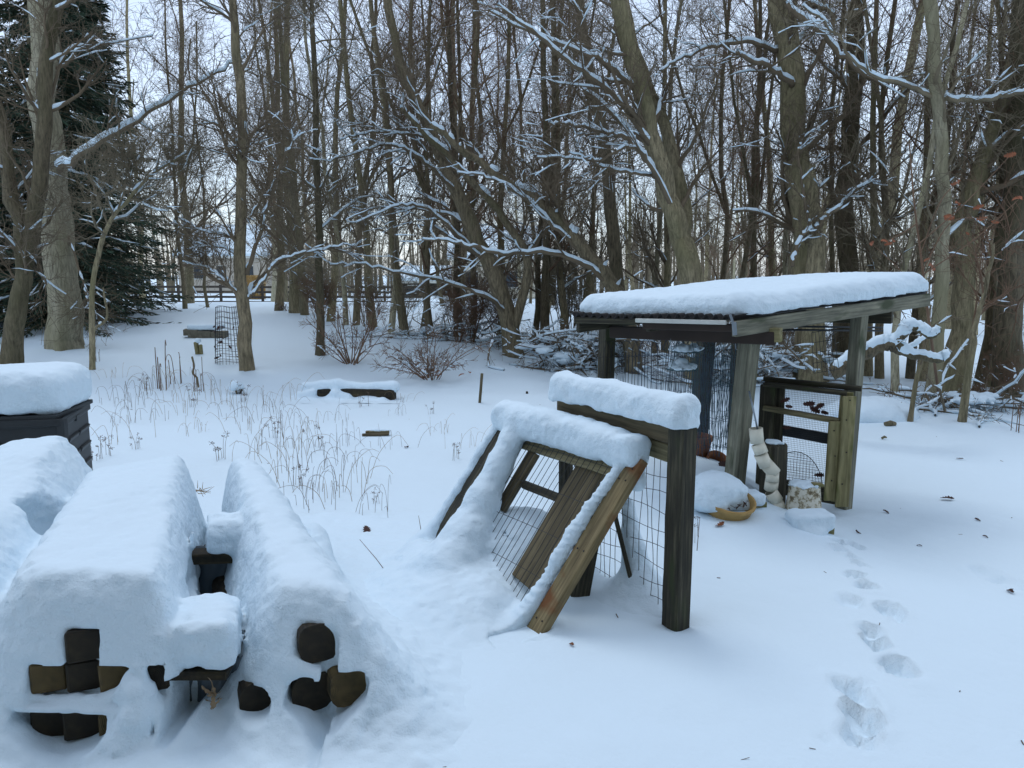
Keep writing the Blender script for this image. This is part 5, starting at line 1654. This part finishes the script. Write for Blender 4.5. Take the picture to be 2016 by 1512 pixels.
YL = 7.6
limb([(bent([(1640, 735), (1690, 702), (1712, 692), (1745, 678), (1765, 680)], YL + .2, YL), .075, .06), (bent([(1755, 682), (1775, 660), (1790, 645), (1812, 646), (1830, 660), (1852, 648)], YL, YL - .2), .05, .03), (bent([(1758, 684), (1790, 697), (1830, 705), (1850, 708), (1866, 692)], YL, YL + .1), .045, .03), (bent([(1775, 690), (1800, 680), (1815, 668), (1835, 658)], YL, YL + .1), .02, .015)],
     'fallen_limb', 'thick broken forked limb heaped with snow beside the shed', 'fallen branch')

# --- hanging russet oak leaves
for k, (u, v) in enumerate([(1742, 475), (1758, 473), (1748, 480), (1870, 430), (1866, 425), (1882, 360), (1888, 358), (1935, 430), (1960, 437), (1838, 528), (1832, 520), (1990, 305), (2008, 390), (1925, 408), (1885, 400), (1905, 460), (1824, 512), (1715, 480), (1876, 428), (1998, 392)]):
    leaf(px(u, v, 8.2 + 0.3 * math.sin(k)), rng.uniform(.04, .065), M_LEAFO, (rng.uniform(.6, 2), rng.uniform(-.6, .6), rng.uniform(0, 6)), 400 + k, 'russet oak leaf hanging on a twig among the trees behind the shed', 'russet oak leaves on the twigs')
ob = thing('oak_sapling', base_of(1800, 790) + [.25, -.2, 0], 'spindly young oak whose twigs carry a few russet leaves', 'tree')
a = Acc(); bb = np.array(ob.location)
P = smooth_path([bb + [0, 0, -.1], px(1830, 640, 8.3), px(1815, 520, 8.3), px(1800, 400, 8.3), px(1790, 280, 8.3)], 6)
R = np.linspace(.018, .006, len(P)); a.add(*tubes(P[None], R[None], 6)); obj('trunk', a.mesh('trunk'), M_TWIGR, ob)
a = Acc()
for q in [[(1826, 600), (1780, 540), (1715, 478)], [(1818, 530), (1870, 440), (1935, 430), (1960, 437)], [(1812, 500), (1850, 400), (1885, 358)], [(1806, 440), (1775, 460), (1745, 475)], [(1818, 540), (1920, 470), (2008, 390)], [(1810, 480), (1900, 400), (1990, 305)]]:
    pp = smooth_path([px(u, v, 8.2) for u, v in q], 6); a.add(*tubes(pp[None], np.linspace(.007, .003, len(pp))[None], 4))
obj('crown', a.mesh('crown'), M_TWIGR, ob)

# ------------------------------------------------------------------ things on the lawn
# wire cage round the slim tree
cg = base_of(452, 712)
cage = thing('wire_cage', cg, 'tapering cylinder of wire mesh with dead leaves caught in it', 'wire cage')
top_ = px(446, 604, cg[1])
a = Acc(); Hc = top_[2] - cg[2]
nv = 26
for k in range(nv):
    t = 2 * math.pi * k / nv
    p0 = cg + np.array([.225 * math.cos(t), .225 * math.sin(t), -.03]); p1 = cg + np.array([top_[0] - cg[0] + .17 * math.cos(t), .17 * math.sin(t), Hc])
    a.add(*tube1([p0, (p0 + p1) / 2 + rng.normal(0, .006, 3), p1], .003, 4, False))
obj('upright', a.mesh('upright'), M_WIRE, cage, kind='stuff')
a = Acc()
for f_ in np.linspace(0.02, 1, 11):
    r_ = .225 * (1 - f_) + .17 * f_
    th = np.linspace(0, 2 * np.pi, 25)
    a.add(*tube1(np.stack([cg[0] + (top_[0] - cg[0]) * f_ + r_ * np.cos(th), cg[1] + r_ * np.sin(th), np.full(25, cg[2] + Hc * f_) + .012 * np.sin(3 * th)], 1), .004, 4, False))
obj('hoop', a.mesh('hoop'), M_WIRE, cage, kind='stuff')
for k in range(16):
    t = rng.uniform(3.2, 6.2)
    leaf(cg + np.array([.21 * math.cos(t), .21 * math.sin(t), rng.uniform(.05, .6)]), rng.uniform(.025, .05), M_LEAFD, (1.2, rng.uniform(-1, 1), rng.uniform(0, 6)), 500 + k, 'dark dead leaf stuck in the wire cage on the lawn', 'dead leaves in the wire cage')
# low stone wall remnant
sb = base_of(405, 664)
wall = thing('block_wall', sb, 'short low wall of mossy blocks with a flat lid of snow', 'garden wall')
for (u0, u1, v0, v1) in ((362, 372, 648, 660), (373, 392, 649, 663), (393, 418, 651, 666), (419, 446, 652, 667), (378, 400, 662, 671), (402, 440, 664, 674)):
    p0, p1 = px(u0, v1, sb[1]), px(u1, v0, sb[1])
    beam('block', [p0[0] + .006, sb[1], (p0[2] + p1[2]) / 2], [p1[0] - .006, sb[1] + .03, (p0[2] + p1[2]) / 2], .3, max(p1[2] - p0[2], .06), M_STONE, wall, bev=.01)
pc = px(402, 644, sb[1])
snow('snow_cap', lambda P: rough(P, sd_box(P, pc + np.array([0, .1, .0]), (1, 0, 0), (0, 1, 0), (0, 0, 1), (.34, .2, .06), .05), .008, .08, 90), pc - [.5, .3, .15], pc + [.5, .5, .15], .016, wall)
# log stub hollowed out
ls = base_of(392, 697)
stub = thing('log_stub', ls, 'small tan split log stub standing upright with snow in its hollow', 'log')
tp_ = px(388, 673, ls[1])
beam('split_log', ls + [-.02, 0, -.05], [ls[0] - .045, ls[1], tp_[2]], .06, .09, M_WOODY, stub, up=(0, -1, 0), bev=.012)
beam('split_log', ls + [.035, .01, -.05], [ls[0] + .03, ls[1] + .01, tp_[2] - .05], .05, .08, M_WOODY, stub, up=(0, -1, 0), bev=.012)
snow_blob('snow_cap', stub, [ls[0] - .005, ls[1], tp_[2] + .02], (.055, .05, .05), .008, .04, h=.01)
q = smooth_path([px(378, 702, 10.2), px(382, 720, 10.2), px(380, 735, 10.2), px(390, 745, 10.2)], 5)
q[-1, 2] = G(q[-1, 0], q[-1, 1]) - .02
obj('bent_stick', mk_mesh('bent_stick', *tube1(q, .014, 6)), M_BARKD, label='black crooked stick poking up before the log stub', cat='stick')
# long half-buried timber
lt = base_of(700, 782)
a0, a1 = px(618, 768, lt[1]), px(778, 772, lt[1] - .12)
a0[2] = lt[2] + .05; a1[2] = lt[2] + .05
tm = thing('buried_timber', (a0 + a1) / 2, 'long half-buried dark timber edging with snow along its top', 'timber')
beam('timber', a0, a1, .13, .15, M_TIMBER, tm, bev=.012)
mid = (a0 + a1) / 2


def edge_snow(P):
    d = sd_chain(P, [a0 + [-.1, .02, .08], mid * .6 + a0 * .4 + np.array([0, .02, .11]), mid + [.05, .02, .085], a1 + [-.02, .02, .10]], [.07, .085, .06, .08], .04)
    fr = sd_chain(P, [a0 + [.20, -.10, -.05], a0 + [.30, -.10, .0], a0 + [.46, -.10, -.03]], [.04, .07, .05], .03)
    fr = smin(fr, sd_cap(P, a0 + [-.15, -.08, -.03], a0 + [.0, -.08, .02], .08, .05), .03)
    fr = smin(fr, sd_cap(P, a0 + [.60, -.09, -.05], a1 + [-.15, -.09, -.07], .05, .05), .03)
    d = smin(d, fr, .03)
    d = smin(d, ground_sdf(P), .07)
    d = rough(P, d, .008, .07, 92)
    return np.maximum(d, -(ground_sdf(P) + .02))


snow('snow_cap', edge_snow, np.minimum(a0, a1) - [.5, .45, .2], np.maximum(a0, a1) + [.3, .4, .3], .018, tm)
# weathered log piece
lg = base_of(740, 858)
wl_ = thing('weathered_log', lg, 'short grey-brown weathered log lying in the snow', 'log')
for k, (dx, dz, L_) in enumerate(((0, .015, .26), (.03, .03, .2), (-.02, .03, .17))):
    beam('split_piece', lg + [-L_ / 2 + dx, k * .02 - .02, dz], lg + [L_ / 2 + dx, k * .02, dz + .006], .03, .028, (M_WOODB, M_WOOD, M_WOODR)[k], wl_, bev=.006, warp=.003)
snow_blob('snow_cap', wl_, lg + [.02, .03, .05], (.12, .03, .015), .006, .04, h=.008)
# stake
sk = base_of(943, 793)
skt = px(949, 735, sk[1])
beam('garden_stake', sk + [0, 0, -.1], skt, .034, .03, M_WOODB, None, up=(0, -1, 0), label='lone thin wooden stake leaning in the open snow', cat='stake')
mk_ = base_of(1037, 775)
beam('marker_stub', mk_ + [0, 0, -.05], mk_ + [0.004, 0, .03], .03, .03, M_WOODD, None, up=(0, -1, 0), label='tiny black stub barely clearing the snow beyond the leaning frame', cat='stub')
# snow-capped clump
cl = base_of(470, 775)
ct = thing('grass_tuft', cl, 'dark grass tuft under a round cap of snow', 'grass tuft')
a = Acc()
for k in range(40):
    t = rng.uniform(0, 6.28); e = rng.uniform(.02, .11)
    a.add(*tube1([cl + [.02 * math.cos(t), .02 * math.sin(t), -.02], cl + [.05 * math.cos(t), .05 * math.sin(t), .06], cl + np.array([e * math.cos(t) + .03, e * math.sin(t) - .03, rng.uniform(.01, .1)])], [.004, .003, .001], 3, False))
obj('blade', a.mesh('blade'), M_WOODD, ct, kind='stuff')
snow_blob('snow_cap', ct, cl + [-.03, .02, .10], (.10, .09, .07), .012, .06, h=.013)
# log with bark at the edge of the trodden snow
for (u, v, lab, sz) in ((1752, 838, 'broken brown log end poking from the snow bank', .06), (1615, 800, 'russet bark lump in the snow behind the shed', .04), (1872, 985, None, 0), (1740, 865, 'small brown clod on the snow near the broken log end', .025)):
    if lab is None: continue
    b = base_of(u, v)
    me = mk_mesh('log_end', *tube1([b + [-sz, 0, .01], b + [0, -.01, .03], b + [sz, 0, .02]], [sz * .5, sz * .55, sz * .35], 7))
    obj('log_end', me, M_BARK, label=lab, cat='log')


# dead grasses and weeds sticking out of the snow
def stem_clump(p, n, H, seed, head=None, spread=.12, bend=.35, rad=.0016):
    r = np.random.default_rng(seed)
    st, hd = Acc(), Acc()
    for k in range(n):
        az = r.uniform(0, 6.28); h = H * r.uniform(.45, 1.1)
        b = np.array([r.normal(0, spread), r.normal(0, spread * .7), -.02])
        dv = np.array([math.cos(az), .6 * math.sin(az), 0]) * h * r.uniform(0, bend)
        mids = b + dv * .35 + [0, 0, h * .6]; tip = b + dv + np.array([0, 0, h * r.uniform(.5, 1.0)])
        q = smooth_path([b, mids, tip] + ([tip + dv * .4 + [0, 0, -h * r.uniform(.0, .3)]] if head is None and r.random() < .55 else []), 4)
        st.add(*tube1(q, np.linspace(rad * 1.25, rad * .7, len(q)), 3, False))
        if head is not None:
            for m_ in range(head):
                dd_ = nrm(r.normal(0, 1, 3) + [0, 0, .9]) * r.uniform(.012, .03)
                hd.add(*tube1([q[-1], q[-1] + dd_], .0009, 3, False))
                V, F = lathe([(0, -.004), (.0042, 0), (0, .004)], 5)
                hd.add(V + q[-1] + dd_, F)
    return st.mesh('stems'), (hd.mesh('seed_heads') if head else None)


def put_clump(ms, p, yaw, s, name, label, cat, group, m):
    t = thing(name, p, label, cat, group)
    t.rotation_euler = (0, 0, yaw); t.scale = (s, s, s)
    for nm, me in zip(('stems', 'seed_heads'), ms):
        if me is None: continue
        if not len(me.materials): me.materials.append(m if nm == 'stems' else M_WEED)
        o = bpy.data.objects.new(nm, me); COL.objects.link(o); o.parent = t
        o['kind'] = 'stuff'
    return t


grs = [stem_clump(0, 8, .36, 10 + k, None, .16, .95, .0017) for k in range(4)]
wds = [stem_clump(0, 6, .30, 30 + k, 9, .07, .35, .0018) for k in range(3)]
tal = [stem_clump(0, 4, .6, 40 + k, None, .09, .15, .005) for k in range(2)]
for k, (u, v, s) in enumerate([(260, 780, 1.1), (300, 770, 1.2), (330, 765, 1), (230, 790, 1), (420, 775, 1.1), (355, 790, .9), (440, 800, .9), (290, 830, .9), (520, 880, .9), (545, 905, 1), (575, 890, .9), (610, 925, 1), (640, 960, .9), (660, 990, 1), (690, 960, .9), (600, 970, .8), (700, 870, .8), (470, 850, .9),
                               (560, 790, .9), (770, 880, .7), (790, 815, .6), (870, 850, .7), (250, 870, .9), (635, 1000, .8), (720, 1010, .7), (800, 790, .6), (915, 880, .6), (510, 830, .9), (585, 840, .9), (215, 745, .9), (500, 800, .8), (655, 830, .7), (280, 800, 1), (345, 815, .9), (405, 790, 1), (455, 820, .9), (530, 815, .8), (615, 850, .8), (570, 940, .9), (680, 920, .8), (240, 830, .9), (385, 850, .8), (490, 900, .8), (640, 890, .8)]):
    put_clump(grs[k % 4], base_of(u, v), rng.uniform(0, 6.28), s, 'dry_grass', 'tuft of thin bent dry grass stems standing in the snow', 'dry grass', 'dry grass tufts on the open snow', M_STRAW if k % 3 else M_WEED)
for k, (u, v, s) in enumerate([(190, 905, .8), (205, 900, .9), (435, 905, 1.0), (270, 885, .7), (590, 960, .8), (625, 880, .9), (745, 990, .5), (895, 905, .7), (380, 800, 1), (295, 765, 1), (720, 800, .8), (850, 815, .6), (550, 860, 1), (1370, 1060, .6), (480, 790, 1)]):
    put_clump(wds[k % 3], base_of(u, v), rng.uniform(0, 6.28), s, 'dry_weed', 'dead weed with small clustered seed heads above the snow', 'weed', 'dead seed-head weeds', M_WEED)
for k, (u, v, s) in enumerate([(318, 765, 1.3), (345, 755, 1.1), (390, 770, .9), (660, 640, 1.1), (640, 700, .6), (1995, 850, .8), (195, 712, .5), (1760, 800, .8)]):
    put_clump(tal[k % 2], base_of(u, v), rng.uniform(0, 6.28), s, 'tall_weed', 'stiff upright brown weed stalks rising from the snow', 'weed', 'stiff weed stalks', M_TWIGR)
# single stalks near the frame
for (u0, v0, u1, v1, lab) in ((708, 1062, 775, 1143, 'single thin reddish stalk lying across the smooth snow'), (1372, 1085, 1378, 1018, 'single straight stalk beside the planter pot'), (832, 1065, 824, 1015, 'lone fine stalk standing in front of the leaning frame')):
    b = base_of(u1 if v1 > v0 else u0, max(v0, v1)); e_ = px(u0 if v1 > v0 else u1, min(v0, v1), b[1] + .12)
    obj('stalk', mk_mesh('stalk', *tube1([b + [0, 0, -.01], (b + e_) / 2 + [0, 0, .004], e_], [.0022, .002, .0012], 4)), M_WEED, label=lab, cat='stalk')
# leaves on the snow
for k, (u, v, sz, m, lab) in enumerate([(1418, 1036, .035, M_LEAF, 'red-brown leaf lying on snow before the planter pot'), (1866, 985, .05, M_LEAFD, 'dark curled leaf standing up on the trodden snow'), (1890, 905, .03, M_LEAFD, None), (1988, 1166, .03, M_LEAFD, None), (722, 1048, .05, M_LEAFD, 'curled dark leaf beside the fallen thin stalk'), (832, 1305, .018, M_LEAFD, None),
                                           (1125, 1270, .018, M_LEAF, None), (40, 1170, .03, M_LEAF, 'brown leaf in the hollow of the outer drift'), (800, 882, .03, M_LEAFD, None), (1745, 1010, .025, M_LEAFD, None), (1810, 1075, .015, M_LEAFD, None), (1690, 1050, .02, M_LEAFD, None), (1940, 1058, .018, M_LEAFD, None), (1925, 1025, .02, M_LEAFD, None), (880, 720, .05, M_LEAF, None), (860, 735, .06, M_LEAFO, None)]):
    b = base_of(u, v)
    if (u, v) == (40, 1170): b = gp(40, 1170, .16)
    leaf(b + [0, 0, sz * .35], sz, m, None, 600 + k, lab or 'small dark leaf scattered alone on the open snow', None if lab else 'leaves scattered on the snow')
# flecks of twig and bark blown over the snow
r = np.random.default_rng(900)
a = Acc()
nfl = 90
fy_ = 2.2 + 12 * r.random(nfl) ** 1.6; fx_ = (r.random(nfl) - .5) * 1.5 * fy_
fz_ = gh(fx_, fy_)
az = r.uniform(0, 6.28, nfl); ln = r.uniform(.004, .018, nfl)
c_ = np.stack([fx_, fy_, fz_ + .002], 1); dv = np.stack([np.cos(az) * ln, np.sin(az) * ln, r.uniform(-.1, .4, nfl) * ln], 1)
a.add(*tubes(np.stack([c_ - dv, c_ + dv * .2, c_ + dv], 1), np.full((nfl, 3), .0016) * r.uniform(.6, 1.6, nfl)[:, None], 4))
obj('twig_litter', a.mesh('twig_litter'), M_WEED, label='flecks of twig and bark scattered over the snow', cat='litter', kind='stuff')
# husk at the tarp
hk = np.array([-1.03, 2.43, .15])
a = Acc()
for k in range(7):
    V, F = leaf_mesh(3, .022, 700 + k); V = V * [1.2, .9, 1]
    a.add(rot_to(V, rng.normal(0, 1, 3) + [0, -.8, .2], hk + rng.normal(0, .014, 3) * [1, .5, 2]), F)
obj('dry_husk', a.mesh('dry_husk', False), M_STRAW, label='shredded straw-coloured husk stuck beside the grey tarp', cat='husk', kind=None)
a = Acc()
for k in range(12):
    hq = gp(392, 965, .18) + rng.normal(0, .015, 3)
    a.add(*tube1([hq, hq + np.array([rng.uniform(-.02, .10), rng.uniform(-.03, .02), rng.uniform(-.05, .06)])], [.003, .001], 3, False))
o = obj('straw_wisp', a.mesh('straw_wisp'), M_STRAW, label='wisp of dry straw hanging in the gap between the timber piles', cat='straw')

# ------------------------------------------------------------------ beyond the lawn: rail fence and houses
fy = 46.0
fence = thing('rail_fence', (-19, fy, G(-19, fy)), 'dark four-rail wooden paddock fence beyond the lawn', 'fence')
fx = np.arange(-27, -4, 2.4)
for i, x in enumerate(fx):
    g_ = G(x, fy + .12 * (x + 16))
    beam('post', [x, fy + .12 * (x + 16), g_ - .3], [x, fy + .12 * (x + 16), g_ + 1.3], .13, .13, M_FENCE, fence, up=(0, -1, 0))
    if i + 1 < len(fx):
        x2 = fx[i + 1]; y1, y2 = fy + .12 * (x + 16), fy + .12 * (x2 + 16); g2 = G(x2, y2)
        for zz in (.28, .58, .88, 1.18):
            beam('rail', [x, y1 - .08, g_ + zz], [x2, y2 - .08, g2 + zz], .04, .13, M_FENCE, fence)


def house(name, c, w, dpt, h, rise, m, label, wins, roofm=None):
    c = np.asarray(c, float)
    t = thing(name, c, label, 'house')
    x0, x1, y0, y1 = c[0] - w / 2, c[0] + w / 2, c[1], c[1] + dpt
    z0, z1 = c[2] - 1.0, c[2] + h
    V = [[x0, y0, z0], [x1, y0, z0], [x1, y1, z0], [x0, y1, z0], [x0, y0, z1], [x1, y0, z1], [x1, y1, z1], [x0, y1, z1], [x0, (y0 + y1) / 2, z1 + rise], [x1, (y0 + y1) / 2, z1 + rise]]
    me = bpy.data.meshes.new('wall')
    me.from_pydata(V, [], [(0, 1, 5, 4), (1, 2, 6, 9, 5), (2, 3, 7, 6), (3, 0, 4, 8, 7)])
    obj('wall', me, m, t)
    o_ = .35
    ym = (y0 + y1) / 2; sl = rise / (ym - y0)
    RV = []
    for (yy_, zz_) in ((y0 - o_, z1 - o_ * sl + .02), (ym, z1 + rise + .02), (y1 + o_, z1 - o_ * sl + .02)):
        for xx_ in (x0 - o_, x1 + o_):
            RV.append([xx_, yy_, zz_]); RV.append([xx_, yy_, zz_ + .32])
    me = bpy.data.meshes.new('roof')
    me.from_pydata(RV, [], [(0, 2, 3, 1), (1, 3, 7, 5), (0, 4, 6, 2), (5, 7, 11, 9), (4, 8, 10, 6), (8, 9, 11, 10), (0, 1, 5, 4), (4, 5, 9, 8), (2, 6, 7, 3), (6, 10, 11, 7)])
    obj('roof', me, M_SNOWB, t, label='snow-covered roof')
    beam('fascia', [x0 - o_, y0 - o_ - .03, z1 - o_ * sl - .05], [x1 + o_, y0 - o_ - .03, z1 - o_ * sl - .05], .06, .2, M_GUTTER, t)
    for (wx, wz, ww, wh) in wins:
        wo = beam('window', [x0 + wx - ww / 2, y0 - .03, c[2] + wz], [x0 + wx + ww / 2, y0 - .03, c[2] + wz], .06, wh, M_GLASS, t)
        for zf in (-wh / 2 - .05, wh / 2 + .05):
            beam('frame', [x0 + wx - ww / 2 - .08, y0 - .05, c[2] + wz + zf], [x0 + wx + ww / 2 + .08, y0 - .05, c[2] + wz + zf], .08, .09, M_GUTTER, wo)
    return t


hp = px(440, 560, 82)
house('farm_house', [hp[0], 82, G(hp[0], 82) - .2], 9.5, 8, 4.3, 3.0, M_SIDING, 'beige house with a snowy roof beyond the rail fence', [(2.2, 2.4, 1.0, 1.3), (4.6, 2.4, 1.0, 1.3), (7.4, 2.4, 1.2, 1.3)])
hp = px(975, 560, 62)
house('cream_house', [hp[0], 62, G(hp[0], 62) - .2], 7, 7, 3.6, 2.2, M_CREAM, 'cream house glimpsed between the trunks of the wood', [(1.6, 1.7, 1.0, 1.2), (4.8, 1.7, 1.0, 1.2)])
hp = px(845, 590, 70)
house('low_barn', [hp[0], 70, G(hp[0], 70) - .2], 6, 6, 1.6, 1.0, M_FENCE, 'low dark barn with a snowy roof seen through the wood', [(1.5, .8, .8, .6)])
ys_ = px(500, 562, 60)
t = thing('ornamental_grass', [ys_[0], 60, G(ys_[0], 60)], 'golden clump of tall dry ornamental grass near the beige house', 'grass')
a = Acc()
for k in range(160):
    az = rng.uniform(0, 6.28); e_ = rng.uniform(0, .8)
    b = np.array([ys_[0] + rng.normal(0, .35), 60 + rng.normal(0, .3), G(ys_[0], 60) - .05])
    a.add(*tube1([b, b + [e_ * .3 * math.cos(az), e_ * .3 * math.sin(az), 1.1], b + [e_ * math.cos(az), e_ * math.sin(az), 1.9]], [.03, .03, .012], 3, False))
obj('blades', a.mesh('blades'), M_TAN, t, kind='stuff')

# unseen house added behind the camera to shade the near snow
house('shading_house', [0.5, -11.0, 0.0], 18, 9, 6.2, 3.0, M_WOODB, 'brown wooden house added unseen behind the viewpoint to shade the near snow', [(3, 1.6, 1.4, 1.3), (9, 1.6, 2.0, 1.6), (15, 1.6, 1.4, 1.3), (3, 4.5, 1.4, 1.3), (9, 4.5, 1.4, 1.3), (15, 4.5, 1.4, 1.3)])
